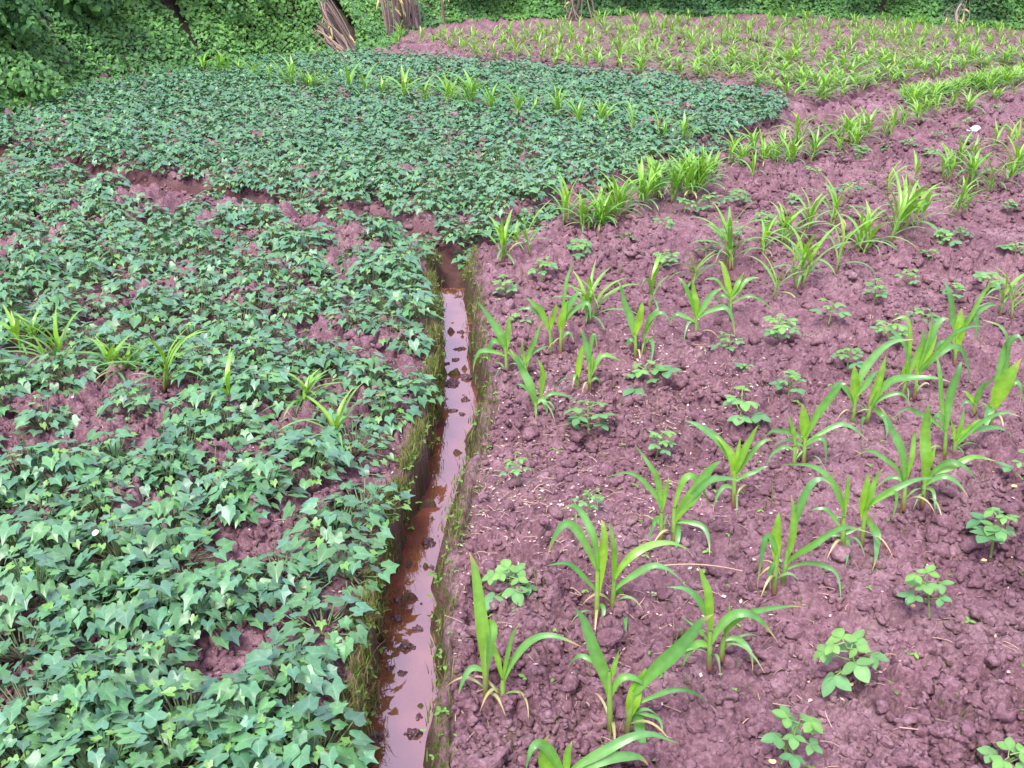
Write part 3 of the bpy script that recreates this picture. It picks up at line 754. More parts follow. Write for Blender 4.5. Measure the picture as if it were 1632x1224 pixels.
while len(FAR_F) < 680 and tries < 26000:
    tries += 1
    px, py = rf.uniform(690, 1640), rf.uniform(38, 160)
    p = at(px, py)
    if not inside(FILL, p.x, p.y): continue
    if all((p.x - at(a, b).x) ** 2 + (p.y - at(a, b).y) ** 2 > 0.155 ** 2 for a, b, _ in FAR_F): FAR_F.append((px, py, rf.uniform(12, 21)))
FAR_F.sort(key=lambda t: -t[1])
N_FAR = 300 - len(NEAR_CORN) - len(MID_ROW) - len(LIP_ROW) - len(RIGHT_F) - len(LEFT_ROW)
FAR_F, FAR_MASS = FAR_F[:N_FAR], FAR_F[N_FAR:]
for k in range(44):
    lip = sorted(t for t in LIP_ROW if t[0] > 895)
    t_ = rf.uniform(900, 1500)
    FAR_MASS.append((t_, np.interp(t_, [t[0] for t in lip], [t[1] for t in lip]) + rf.gauss(0, 4), np.interp(t_, [t[0] for t in lip], [t[2] for t in lip]) * rf.uniform(0.6, 1.0)))
for k in range(100):
    u = rf.random(); FAR_MASS.append((1440 + 190 * u + rf.gauss(0, 6), 168 - 44 * u + rf.gauss(0, 5), rf.uniform(16, 26)))
kc = 0
def corn_group(lst, fmt, key, hf=None):
    global kc
    for n, (x, y, h) in enumerate(sorted(lst, key=key), 1):
        kc += 1
        r, s, hh = place_corn(x, y, h, "", kc * 7 + kc // 3, None, hf)
        size = "tall" if hh > 0.38 else "short" if hh < 0.22 else "mid-sized"
        tag(r, fmt.format(size=size, st=NSTALK[s], o=ordn(n)), "corn plant", "young corn plants of the field")
corn_group(MID_ROW, "{size} corn plant, {o} from the grassy bank in the row across the rear sweet potatoes", lambda t: t[0], 1.5)
corn_group(LIP_ROW, "{size} corn plant on the lip of the dry furrow, {o} from the ditch head", lambda t: t[0], 1.18)
corn_group(LEFT_ROW, "{size} corn plant in front sweet potato bed, {o} from the photo's left edge", lambda t: t[0])
def banded(lst, edges):
    out = {}
    for t in lst:
        out.setdefault(sum(t[1] < e for e in edges), []).append(t)
    return out
for bnd, lst in banded(RIGHT_F, (440, 350)).items():
    where = ("among the bean seedlings", "behind the bean seedlings", "before the pale litter scrap")[bnd]
    corn_group(lst, "{size} corn plant " + where + " in right field, {o} from the ditch", lambda t: t[0])
for bnd, lst in banded(FAR_F, (108, 84, 62)).items():
    where = ("first strip behind the furrow", "second strip behind the furrow", "third strip behind the furrow", "last strip under the hedge")[bnd]
    corn_group(lst, "{size} far field corn plant, " + where + ", {o} from the left", lambda t: t[0])

def corn_mass():
    srcs = []
    for pr in CORN_PROTOS:
        ch = [c for c in pr[0].children if c.name.startswith("foliage")][0]
        me = ch.data
        V = np.empty(len(me.vertices) * 3, np.float32); me.vertices.foreach_get("co", V)
        C = np.empty(len(me.vertices) * 4, np.float32); me.attributes["Col"].data.foreach_get("color", C)
        L = np.empty(len(me.loops), np.int32); me.loops.foreach_get("vertex_index", L)
        srcs.append((V.reshape(-1, 3), C.reshape(-1, 4)[:, :3], L.reshape(-1, 4), pr[1]))
    b = Buf()
    for px, py, hpx in FAR_MASS:
        V, C, Q, tz = srcs[rf.randrange(10)]
        p = on_ground(px, py); h = at_y(px, py - hpx, p.y).z - p.z
        sz = h * 1.2 / tz; sx = sz ** 0.6; a = rf.uniform(0, 6.28)
        W = np.stack([(V[:, 0] * math.cos(a) - V[:, 1] * math.sin(a)) * sx, (V[:, 0] * math.sin(a) + V[:, 1] * math.cos(a)) * sx, V[:, 2] * sz], 1) + np.array(p)
        b.add(W, Q, C)
    o = b.obj("distant_corn_foliage", M_CORN)
    tag(o, "mass of small distant corn seedlings merging into green rows below the hedge", "corn seedlings", None, "stuff")
corn_mass()

# ------------------------------------------------------------------ sweet potato
LEAF_OUT = [(0, 1.08), (9, .80), (24, .58), (42, .60), (56, .72), (64, .86), (72, .66), (90, .56), (112, .60), (128, .66), (150, .52), (180, .12)]
LEAF_TRI = [(0, 1.08), (9, .84), (24, .68), (42, .60), (56, .60), (64, .64), (72, .60), (90, .60), (112, .66), (128, .68), (150, .54), (180, .14)]
def sp_leaf(buf, pos, az, tilt, size, col, r, star):
    """a lobed heart-shaped leaf: az heading of the tip, tilt downwards of the tip"""
    prof = [(a, q * star + p * (1 - star)) for (a, q), (_, p) in zip(LEAF_OUT, LEAF_TRI)]
    ang = [a for a, _ in prof] + [360 - a for a, _ in prof[-2:0:-1]]
    rad = [q for _, q in prof] + [q for _, q in prof[-2:0:-1]]
    n = len(ang)
    fold = r.uniform(0.05, 0.28); droop = r.uniform(0.1, 0.5); cup = r.uniform(-0.12, 0.15)
    V, C = [(0.02, 0, 0.0)], [col * 1.1 + 0.012]
    for ring in (0.5, 1.0):
        for a, q in zip(ang, rad):
            x, y = math.cos(R(a)) * q * ring, math.sin(R(a)) * q * ring * 0.93
            z = fold * abs(y) - droop * max(0, x) ** 2 * 0.6 + cup * (x * x + y * y) - 0.25 * max(0, abs(y) - 0.45) ** 1.2
            z += r.uniform(-0.02, 0.02) * ring
            V.append((x + 0.02, y, z))
            vein = 1.12 if a in (0, 64, 296, 128, 232) else 0.96
            C.append(col * vein)
    V = np.array(V)
    buf.L.append(np.stack([V[:, 0] / 3 + 0.5, V[:, 1] / 3 + 0.5, np.ones(len(V))], 1))
    V = V * size
    cr, sr = math.cos(r.gauss(0, 0.28)), 0
    roll = r.gauss(0, 0.24)
    y, z = V[:, 1] * math.cos(roll) - V[:, 2] * math.sin(roll), V[:, 1] * math.sin(roll) + V[:, 2] * math.cos(roll)
    V[:, 1], V[:, 2] = y, z
    x, z = V[:, 0] * math.cos(tilt) + V[:, 2] * math.sin(tilt), -V[:, 0] * math.sin(tilt) + V[:, 2] * math.cos(tilt)
    V[:, 0], V[:, 2] = x, z
    x, y = V[:, 0] * math.cos(az) - V[:, 1] * math.sin(az), V[:, 0] * math.sin(az) + V[:, 1] * math.cos(az)
    V[:, 0], V[:, 1] = x, y
    V += np.asarray(pos)
    T = [(0, 1 + i, 1 + (i + 1) % n) for i in range(n)]
    Q = [(1 + i, 1 + n + i, 1 + n + (i + 1) % n, 1 + (i + 1) % n) for i in range(n)]
    b0 = buf.n
    buf.add(V, np.array(T), np.array(C))
    buf.Q.append(np.array(Q) + b0)
SP_A, SP_B, SP_Y = np.array((0.060, 0.195, 0.125)), np.array((0.080, 0.245, 0.075)), np.array((0.15, 0.37, 0.04))
def sp_proto(seed, nleaf, rad, hgt):
    r = random.Random(seed)
    root = empty("sweet_potato_plant")
    fb, sb = Buf(), Buf()
    pts = []
    tries = 0
    while len(pts) < nleaf and tries < 900:
        tries += 1
        q = math.sqrt(r.random()); a = r.uniform(0, 6.28)
        p = (q * rad * math.cos(a), q * rad * math.sin(a), q, a)
        lim = 0.026 if tries < 500 else 0.016
        if all(math.hypot(p[0] - o[0], p[1] - o[1]) > lim for o in pts): pts.append(p)
    arms = [r.uniform(0, 6.28) for _ in range(5)]
    for a in arms:
        L = rad * r.uniform(0.5, 0.9)
        tube(sb, [(0, 0, 0.0), (math.cos(a) * L * .4, math.sin(a) * L * .4, 0.035), (math.cos(a) * L * .8, math.sin(a) * L * .8, 0.03), (math.cos(a + .2) * L, math.sin(a + .2) * L, 0.05)], [0.005, 0.004, 0.0035, 0.002], (0.12, 0.12, 0.06), 5)
    for x, y, q, a in pts:
        layer = r.random()
        z = hgt * (1.0 - 0.7 * q ** 2) * (1.0 if layer > 0.3 else 0.55) + r.gauss(0, 0.012)
        z = max(z, 0.022)
        young = r.random() < 0.16 or (q < 0.35 and r.random() < 0.3)
        size = r.uniform(0.015, 0.025) if young else r.uniform(0.024, 0.044)
        t = r.random()
        col = (SP_A * (1 - t) + SP_B * t) * r.uniform(0.72, 1.2)
        if young: col = col * 0.4 + SP_Y * 0.6
        if layer < 0.3: col = col * 0.3 + SP_B * 0.7
        az = a + r.gauss(0, 0.5)
        tilt = 0.0 + 0.36 * q + r.gauss(0, 0.2)
        if r.random() < 0.12: tilt += 0.5
        sp_leaf(fb, (x, y, z), az, tilt, size, col, r, min(1, max(0, r.gauss(0.5, 0.33))))
        bx, by = x * 0.45, y * 0.45
        tube(sb, [(bx, by, 0.02), (x * 0.8, y * 0.8, z * 0.7), (x, y, z)], [0.0022, 0.002, 0.0016], (0.13, 0.22, 0.09), 4)
    fb.obj("foliage", M_SWEET, root); sb.obj("stem", M_STEM, root)
    return [root, False]
SP_KIND = [("leafy", 56, .128, .115), ("spreading", 54, .148, .10), ("compact", 42, .10, .105), ("bushy", 66, .132, .135), ("sparse", 30, .118, .09), ("low", 40, .122, .075), ("dense", 66, .128, .12), ("small", 24, .085, .085), ("leafy", 54, .128, .125), ("spreading", 58, .152, .10)]
SP_PROTOS = [sp_proto(700 + i, n, rd, h) for i, (_, n, rd, h) in enumerate(SP_KIND)]
BED_F = poly([(-1500, 100), (-300, 215), (0, 258), (80, 272), (250, 324), (450, 365), (600, 389), (645, 409), (672, 480), (680, 560), (662, 620), (622, 690), (575, 770), (565, 850), (542, 950), (510, 1050), (480, 1260), (460, 1500), (-1500, 1500)])
BED_R = poly([(-700, 262), (-300, 200), (-100, 198), (20, 180), (150, 145), (380, 102), (560, 92), (700, 99), (900, 115), (1100, 136), (1262, 166), (1190, 200), (1090, 255), (950, 310), (860, 335), (775, 366), (740, 368), (650, 349), (500, 321), (350, 292), (230, 268), (100, 238), (20, 226), (-200, 200), (-400, 190), (-700, 200)])
SEED_F = [(511,985),(458,1085),(490,1185),(377,930),(445,900),(548,890),(530,828),(575,790),(365,792),(410,770),(285,872),(155,797),(190,872),(160,930),(230,930),(130,970),(320,960),(248,958),(378,1118),(250,1050),(190,1064),(290,1126),(148,1104),(90,1028),(28,1018),(46,938),(28,860),(90,872),(62,812),(200,760),(266,748),(334,734),(110,748),(36,748),(178,708),(290,708),(446,700),(490,726),(46,1126),(112,1150),(200,1126),(268,1190),(155,1206),(36,1192),(356,1190),(424,1170),
          (647,447),(660,493),(560,500),(655,540),(583,590),(655,610),(612,640),(520,630)]
SEED_R = [(540,330),(593,337),(657,347),(750,357),(713,330),(767,337),(820,330),(470,318),(400,300),(330,285)]
GAPS = [(430,830,40),(365,975,25),(560,410,14),(480,660,22),(150,640,25),(620,520,14),(300,640,20)]
def grow_bed(P, seeds, cz, n, spc, xlim):
    pts = []
    gaps = [(*at(x, y)[:2], w / FPX * at(x, y)[1] * 1.1) for x, y, w in GAPS]
    for x, y in seeds:
        p = at(x, y, cz); pts.append((p[0], p[1]))
    rowpts = [at(x, y) for x, y, _ in LEFT_ROW + MID_ROW]
    lo, hi = P.min(0), P.max(0)
    rr = np.random.default_rng(99)
    for _ in range(n):
        x, y = rr.uniform(lo[0], hi[0]), rr.uniform(max(lo[1], 1.0), hi[1])
        if abs(x) > xlim * (y + 1.1) or not inside(P, x, y): continue
        if any((x - g[0]) ** 2 + (y - g[1]) ** 2 < (g[2] + 0.1) ** 2 for g in gaps): continue
        if any((x - c[0]) ** 2 + (y - c[1]) ** 2 < 0.013 for c in rowpts): continue
        s = spc * rr.uniform(0.8, 1.3) * (0.86 if y > 3.3 else 1.0)
        if all((x - a) ** 2 + (y - b) ** 2 > s * s for a, b in pts): pts.append((x, y))
    return pts
PF = grow_bed(BED_F, SEED_F, 0.07, 30000, 0.192, 0.62)
PR = grow_bed(BED_R, SEED_R, 0.07, 50000, 0.178, 0.62)
print("sweet potato plants", len(PF), len(PR), "corn", kc + len(NEAR_CORN))
ALLSP = [(y, x, 'F') for x, y in PF] + [(y, x, 'R') for x, y in PR]
ALLSP.sort(key=lambda t: t[0] + 0.25 * abs(t[1]))
def in_frame(x, y):
    zc = y * ST + CAM_H * CT
    v = 612 + FPX * (CAM_H * ST - y * CT) / zc
    return abs(x) / zc * FPX < 860 and v < 1290
vis = [t for t in ALLSP if in_frame(t[1], t[0])]
NSP = 296
single, mass = vis[:NSP], vis[NSP:] + [t for t in ALLSP if not in_frame(t[1], t[0])]
rows = {}
for t in single:
    if t[2] == 'F':
        rows.setdefault(('F', int((t[0] - 1.2) / 0.3)), []).append(t)
    else:
        d = float(seg_dist(np.array([t[1]]), np.array([t[0]]), np.vstack([FUR_L, FUR_R[1:5]]))[0])
        rows.setdefault(('R', int(max(d - 0.1, 0) / 0.3)), []).append(t)
ks = 0
rsp = random.Random(5)
row_no = {k: i + 1 for i, k in enumerate(sorted(k for k in rows if k[0] == 'F'))}
row_no.update({k: i + 1 for i, k in enumerate(sorted(k for k in rows if k[0] == 'R'))})
for key, lst in rows.items():
    lst.sort(key=lambda t: -t[1] if key[0] == 'F' else t[1])
    for n, (y, x, bed) in enumerate(lst, 1):
        kind = rsp.choice((0, 0, 1, 2, 3, 3, 4, 5, 6, 6, 7, 8, 8, 9))
        pr = SP_PROTOS[kind]
        o = pr[0] if not pr[1] else dup(pr[0])
        pr[1] = True; ks += 1
        o.location = (x, y, gz(x, y) + 0.002)
        o.rotation_euler = (rsp.gauss(0, 0.05), rsp.gauss(0, 0.05), rsp.uniform(0, 6.28))
        s = rsp.uniform(0.88, 1.12) * (0.93 if bed == "F" else 0.88); o.scale = (s, s, s * rsp.uniform(0.9, 1.1))
        if bed == 'F': lab = f"{SP_KIND[kind][0]} sweet potato plant left of ditch, {ordn(row_no[key])} row from camera, {ordn(n)} from ditch"
        else: lab = f"{SP_KIND[kind][0]} sweet potato plant beyond furrow, {ordn(row_no[key])} row from furrow, {ordn(n)} from left"
        tag(o, lab, "sweet potato", "sweet potato plants in the two beds")
def sp_mass():
    srcs = []
    for i in range(10):
        out = []
        for ch in SP_PROTOS[i][0].children:
            if ch.name.startswith("foliage"):
                me = ch.data
                V = np.empty(len(me.vertices) * 3, np.float32); me.vertices.foreach_get("co", V)
                C = np.empty(len(me.vertices) * 4, np.float32); me.attributes["Col"].data.foreach_get("color", C)
                L = np.empty(len(me.loops), np.int32); me.loops.foreach_get("vertex_index", L)
                tot = np.empty(len(me.polygons), np.int32); me.polygons.foreach_get("loop_total", tot)
                nq = int((tot == 4).sum())
                srcs.append((V.reshape(-1, 3), C.reshape(-1, 4)[:, :3], L[:nq * 4].reshape(-1, 4), L[nq * 4:].reshape(-1, 3)))
    b = Buf()
    for y, x, bed in mass:
        V, C, Q, T = srcs[rsp.choice((0, 1, 3, 6, 8, 9, 2, 5))]
        a, s = rsp.uniform(0, 6.28), rsp.uniform(0.85, 1.0)
        W = np.stack([V[:, 0] * math.cos(a) - V[:, 1] * math.sin(a), V[:, 0] * math.sin(a) + V[:, 1] * math.cos(a), V[:, 2]], 1) * s + np.array((x, y, gz(x, y)))
        n0 = b.n
        b.add(W, Q, C * rsp.uniform(0.9, 1.1)); b.T.append(T + n0)
    o = b.obj("sweet_potato_foliage", M_SWEET)
    tag(o, "dense distant sweet potato leaves filling the rear of the bed below the bank", "sweet potato foliage", None, "stuff")
sp_mass()

# ------------------------------------------------------------------ bean seedlings
SOY_C = np.array((0.105, 0.275, 0.115))
def leaflet(buf, pos, az, tilt, L, col, r, wid=0.6):
    n = 7; V, C = [], []
    fold = r.uniform(0.05, 0.25); dr = r.uniform(0.0, 0.5)
    for i in range(n):
        u = i / (n - 1)
        hw = wid * 0.5 * math.sin(math.pi * min(1, u * 0.96 + 0.03)) ** 0.75 * (1 - 0.18 * u)
        z = -dr * u * u * 0.4
        V += [(u, -hw, z + fold * hw), (u, 0, z), (u, hw, z + fold * hw)]
        C += [col, col * 1.12, col]
    V = np.array(V) * L
    x, z = V[:, 0] * math.cos(tilt) + V[:, 2] * math.sin(tilt), -V[:, 0] * math.sin(tilt) + V[:, 2] * math.cos(tilt)
    V = np.stack([x * math.cos(az) - V[:, 1] * math.sin(az), x * math.sin(az) + V[:, 1] * math.cos(az), z], 1) + np.asarray(pos)
    F = [(i * 3 + j, i * 3 + j + 1, i * 3 + j + 4, i * 3 + j + 3) for i in range(n - 1) for j in range(2)]
    buf.add(V, F, np.array(C))
def soy_proto(seed):
    r = random.Random(seed)
    root = empty("bean_seedling")
    fb, sb = Buf(), Buf()
    hgt = r.uniform(0.085, 0.12)
    tube(sb, [(0, 0, -0.01), (0.004, 0.003, hgt * .5), (r.uniform(-.01, .01), 0.0, hgt)], [0.003, 0.0027, 0.002], (0.20, 0.30, 0.10), 6)
    n = r.randint(7, 12); a0 = r.uniform(0, 6.28)
    for i in range(n):
        u = i / (n - 1)
        az = a0 + i * 2.4 + r.gauss(0, 0.3)
        z0 = hgt * (0.3 + 0.7 * u)
        L = r.uniform(0.03, 0.06) * (1 - 0.5 * u)
        e = r.uniform(0.25, 0.9)
        p = np.array((math.cos(az) * L, math.sin(az) * L, z0 + L * e * 0.6))
        tube(sb, [(0, 0, z0), p * np.array((.6, .6, 1)) - np.array((0, 0, .004)), p], [0.0016, 0.0014, 0.0012], (0.18, 0.32, 0.10), 4)
        sz = r.uniform(0.022, 0.041) * (1 - 0.25 * u)
        col = SOY_C * r.uniform(0.85, 1.1) + np.array((0.05, 0.08, -0.03)) * u
        for da in (0, 1.45, -1.45):
            leaflet(fb, p, az + da + r.gauss(0, 0.15), r.uniform(-0.1, 0.5), sz * (1.05 if da == 0 else 0.95), col, r, r.uniform(0.7, 0.88))
    fb.obj("foliage", M_SOY, root); sb.obj("stem", M_STEM, root)
    return [root, False, hgt + 0.03]
SOY_PROTOS = [soy_proto(800 + i) for i in range(11)]
SOY = [(1480,978,82),(1370,1085,97),(1248,1212,92),(1592,1236,70),(1580,882,84),(1622,787,74),(815,957,78),(827,768,48),(938,820,44),(938,693,62),(808,475,40),(865,445,40),(922,405,30),(992,392,28),(828,522,28),(1036,622,56),(1091,336,26),(1132,336,36),(1175,322,28),(1058,368,27),(1125,408,32),(1166,376,28),(1217,361,28),(1060,426,32),(1480,422,32),(1502,390,30),(1530,379,22),(1393,480,38),(1448,452,28),(1321,513,42),(1466,520,36),(1239,538,42),(1520,477,32),(1163,563,38),(1350,585,42),(1415,549,46),(1257,628,44),(1181,680,66),(1047,726,50),(1570,462,36),(1617,408,28),(1606,336,22),(1372,249,22),(1415,242,20),(1448,235,20),(1433,264,14),(1482,249,17),(1492,222,20),(1520,209,14),(1542,225,14),(1542,199,14),(1562,189,14),(1590,180,18),(1597,207,12),(1628,195,14),(1295,284,24),(1353,309,24),(1265,322,17),(1330,255,16),(1367,259,16),(1188,595,16),
       (1013,116,10),(1060,108,10),(1080,100,12),(700,84,8),(880,96,9),(905,90,9),(1250,122,10),(1215,125,10),(1300,112,10),(1110,112,9),(1260,92,10),(1430,88,10),(1490,72,10),(1540,76,10),(1300,80,9),(1390,60,9),(655,66,8),(1190,52,9)]
def soy_band(y): return 0 if y > 700 else 1 if y > 440 else 2 if y > 300 else 3 if y > 150 else 4
SB = {}
for t in SOY: SB.setdefault(soy_band(t[1]), []).append(t)
SOY_LAB = {(1480,978): "bean seedling with trailing side shoot in the clods below the lone right-hand seedling", (1370,1085): "bean seedling with fallen yellow seed leaves lying at its foot",
 (1248,1212): "bushiest bean seedling, round pale leaves, near the bottom edge of the photo", (1592,1236): "bean seedling cut by the bottom right corner of the photo",
 (1580,882): "bean seedling with open leaves right of the hanging-blade corn pair", (1622,787): "bean seedling cut by the right photo edge above the open-leaved one",
 (815,957): "flat-topped bean seedling between the ditch and the three-arched corn pair", (827,768): "low bean seedling nearest the ditch amid pale straw",
 (938,820): "bean seedling hidden behind the blades of the three-arched corn pair", (1047,726): "bean seedling at the foot of the corn with open bright funnel"}
for bnd, lst in SB.items():
    for n, (x, y, h) in enumerate(sorted(lst), 1):
        pr = SOY_PROTOS[(x * 3 + y) % 11]
        o = pr[0] if not pr[1] else dup(pr[0]); pr[1] = True
        b = on_ground(x, y)
        hh = max(0.05, min(0.2, at_y(x, y - h, b.y).z - b.z))
        s = hh / pr[2]
        o.location = b; o.rotation_euler = (0, 0, random.uniform(0, 6.28))
        sx = s ** 0.7 * (1.0 if y > 700 else 1.3); o.scale = (sx, sx, s * 0.95)
        o.rotation_euler = (random.gauss(0, 0.14), random.gauss(0, 0.14), random.uniform(0, 6.28))
        size = "stout" if hh > 0.14 else "tiny" if hh < 0.08 else "small"
        where = ("front of the right field", "middle of the right field", "right field behind the open soil", "rear right field near the furrow corn", "far field below the hedge")[bnd]
        tag(o, SOY_LAB.get((x, y), f"{size} bean seedling, {where}, {ordn(n)} counting from the ditch"), "bean seedling", "bean seedlings between the corn rows")

# ------------------------------------------------------------------ bank creeper, shrubs, hedge
def leaf_cloud(n, pos, nor, size, cols, rs, droop=0.4):
    """n folded pointed leaves at pos facing nor; returns V,F,C"""
    t = rs.normal(size=(n, 3)); nor = nor / np.linalg.norm(nor, axis=1, keepdims=True)
    t -= (t * nor).sum(1, keepdims=True) * nor
    t[:, 2] -= droop * 0.6
    t /= np.linalg.norm(t, axis=1, keepdims=True)
    b = np.cross(nor, t); b /= np.linalg.norm(b, axis=1, keepdims=True) + 1e-9
    nn = np.cross(t, b)
    s = size[:, None]
    base, tip = pos - t * s * 0.5, pos + t * s * 0.55 - nn * s * 0.12
    l1, r1 = pos - t * s * 0.15 + b * s * 0.36 + nn * s * 0.07, pos - t * s * 0.15 - b * s * 0.36 + nn * s * 0.07
    mid = pos + t * s * 0.05
    V = np.stack([base, l1, tip, r1, mid], 1).reshape(-1, 3)
    o = np.arange(n)[:, None] * 5
    F = np.concatenate([o + np.array([[0, 4, 1]]), o + np.array([[1, 4, 2]]), o + np.array([[2, 4, 3]]), o + np.array([[3, 4, 0]])])
    return V, F, np.repeat(cols, 5, 0)
G_DARK, G_MID, G_LITE = np.array((0.045, 0.14, 0.055)), np.array((0.075, 0.225, 0.06)), np.array((0.14, 0.35, 0.07))
def greens(n, rs, patch):
    t = np.clip(patch + rs.normal(0, 0.22, n), 0, 1)[:, None]
    return np.where(t < 0.5, G_DARK + (G_MID - G_DARK) * t * 2, G_MID + (G_LITE - G_MID) * (t - 0.5) * 2) * rs.uniform(0.8, 1.2, (n, 1))
def build_creeper():
    rs = np.random.default_rng(55)
    N = 230000
    # along the foot line and up the slope
    L = np.linalg.norm(np.diff(FOOT, axis=0), axis=1); cum = np.concatenate([[0], np.cumsum(L)])
    s = rs.random(N) * cum[-1]
    fx, fy = np.interp(s, cum, FOOT[:, 0]), np.interp(s, cum, FOOT[:, 1])
    d = rs.random(N) ** 1.2 * 2.6 - 0.12
    k = np.clip(np.searchsorted(cum, s) - 1, 0, len(L) - 1)
    dirs = np.diff(FOOT, axis=0) / L[:, None]
    nx, ny = -dirs[k, 1], dirs[k, 0]
    x, y = fx + nx * d, fy + ny * d
    keep = (np.abs(x) < 0.62 * (y + 1.2)) & (bank_d(x, y) > -0.15)
    for bx, by in ((552, 84), (535, 80), (645, 52), (628, 58), (660, 46)):
        q = at(bx, by)
        keep &= ((x - q[0]) / 0.17) ** 2 + ((y - q[1] - 0.05) / 0.34) ** 2 > rs.uniform(0.3, 1.0, len(x))
    x, y, d = x[keep], y[keep], d[keep]
    n = len(x)
    bump = 0.22 * vn(x, y, 0.45, 301) + 0.12 * vn(x, y, 0.17, 302)
    z = macro(x, y) + bump * np.clip(d + 0.25, 0.1, 1) + rs.uniform(-0.06, 0.03, n)
    nor = np.stack([rs.normal(0, 0.5, n), -0.6 + rs.normal(0, 0.45, n), 0.8 + rs.normal(0, 0.3, n)], 1)
    patch = 0.24 + 0.7 * vn(x, y, 0.6, 303) - 0.15 * (x > 0.8) + 0.12 * (x < -4)
    V, F, C = leaf_cloud(n, np.stack([x, y, z], 1), nor, rs.uniform(0.04, 0.08, n), greens(n, rs, patch), rs)
    o = link("bank_creeper_foliage", mesh_from("bank_creeper_foliage", V, F, M_BANK, C, False))
    tag(o, "tangled small-leaved creeper covering the bank at the field edge", "creeper", None, "stuff")
build_creeper()
def build_shrub(name, label, px, foot_d, rad, hgt, n, lsize, tone, seed, group):
    rs = np.random.default_rng(seed)
    r = random.Random(seed)
    # stand on the bank, foot_d metres behind its foot line under photo column px
    best = None
    for py in range(-60, 400, 2):
        if at(px, py, 0)[1] < 0: continue
        p = at(px, py, 0)
        if p[1] < 60 and bank_d(np.array([p[0]]), np.array([p[1]]))[0] < 0.0: best = p; break
    p = best
    sc = (p[1] + foot_d) / p[1]
    x0, y0 = p[0] * sc, p[1] * sc
    root = empty(name, (x0, y0, gz(x0, y0) - 0.03))
    tag(root, label, "shrub", group)
    sb = Buf(); P = []
    for k in range(9):
        a = r.uniform(0, 6.28); q = rad * r.uniform(0.3, 0.85); h = hgt * r.uniform(0.5, 0.95)
        e = np.array((math.cos(a) * q, math.sin(a) * q, h))
        pts = quad_curve((0, 0, 0), e * np.array((.35, .35, .6)), e, 6)
        tube(sb, pts, np.linspace(0.018, 0.005, 6), (0.10, 0.075, 0.05), 5)
        P.append(e)
    sb.obj("stem", M_STEM, root)
    cl = []
    for k in range(34):
        a = r.uniform(0, 6.28); q = math.sqrt(r.random()); zz = r.uniform(0.12, 1.0)
        wd = rad * (0.55 + 0.5 * math.sin(math.pi * min(1, zz * 0.8 + 0.15)))
        cl.append((math.cos(a) * q * wd, math.sin(a) * q * wd, zz * hgt, r.uniform(0.10, 0.24), r.uniform(-0.22, 0.22)))
    cl = np.array(cl)
    ci = rs.integers(0, len(cl), n)
    off = rs.normal(size=(n, 3)); off /= np.linalg.norm(off, axis=1, keepdims=True)
    rr = cl[ci, 3] * rs.uniform(0.4, 1.1, n)
    pos = cl[ci, :3] + off * rr[:, None] * np.array((1.2, 1.2, 0.8))
    pos[:, 2] = np.maximum(pos[:, 2], 0.02)
    nor = off + np.array((0, -0.35, 0.8))
    V, F, C = leaf_cloud(n, pos, nor, rs.uniform(0.7, 1.25, n) * lsize, greens(n, rs, tone + cl[ci, 4]), rs, 0.9)
    link("foliage", mesh_from("foliage", V, F, M_BANK, C, False), root)
GS = "shrubs growing on the bank"
build_shrub("broadleaf_shrub", "shrub with big drooping leaves on the bank at top left of the photo", 130, 0.9, 0.5, 0.6, 1300, 0.10, 0.5, 61, GS)
build_shrub("broadleaf_shrub", "dark broad-leaved shrub right of the big drooping-leaf shrub on the bank", 225, 1.1, 0.5, 0.6, 1600, 0.085, 0.3, 62, GS)
build_shrub("leafy_shrub", "bright green low shrub at the left photo edge touching the sweet potatoes", 30, 0.15, 0.5, 0.28, 2000, 0.06, 0.55, 63, GS)
build_shrub("leafy_shrub", "dark small-leaved shrub at the left photo edge behind the bright low shrub", 0, 0.8, 0.5, 0.5, 2400, 0.06, 0.4, 64, GS)
build_shrub("leafy_shrub", "mid green shrub on the bank directly left of the leaning stalk bundle", 400, 0.6, 0.6, 0.6, 2400, 0.06, 0.45, 65, GS)
build_shrub("leafy_shrub", "light green shrub behind the far field just right of the upright stalk bundle", 755, 0.5, 0.6, 0.6, 2200, 0.075, 0.7, 67, GS)
for k, (px, lab) in enumerate([(850, "hedge bush with green tips left of the small dead stalks"), (1010, "dark hedge bush just right of the small dead stalks"), (1090, "dark hedge bush second right of the small dead stalks"), (1175, "dark hedge bush third right of the small dead stalks"), (1260, "dark hedge bush fourth right of the small dead stalks"), (1340, "dark hedge bush fifth right of the small dead stalks"), (1425, "dark hedge bush immediately left of the pale dry brush"), (1600, "dark hedge bush filling the top right corner behind the far field")]):
    build_shrub("hedge_bush", lab, px, 0.55, 0.95, 1.1, 3000, 0.085, (0.45, 0.08, 0.14, 0.06, 0.12, 0.05, 0.1, 0.03)[k], 80 + k, "hedge bushes along the far field edge")

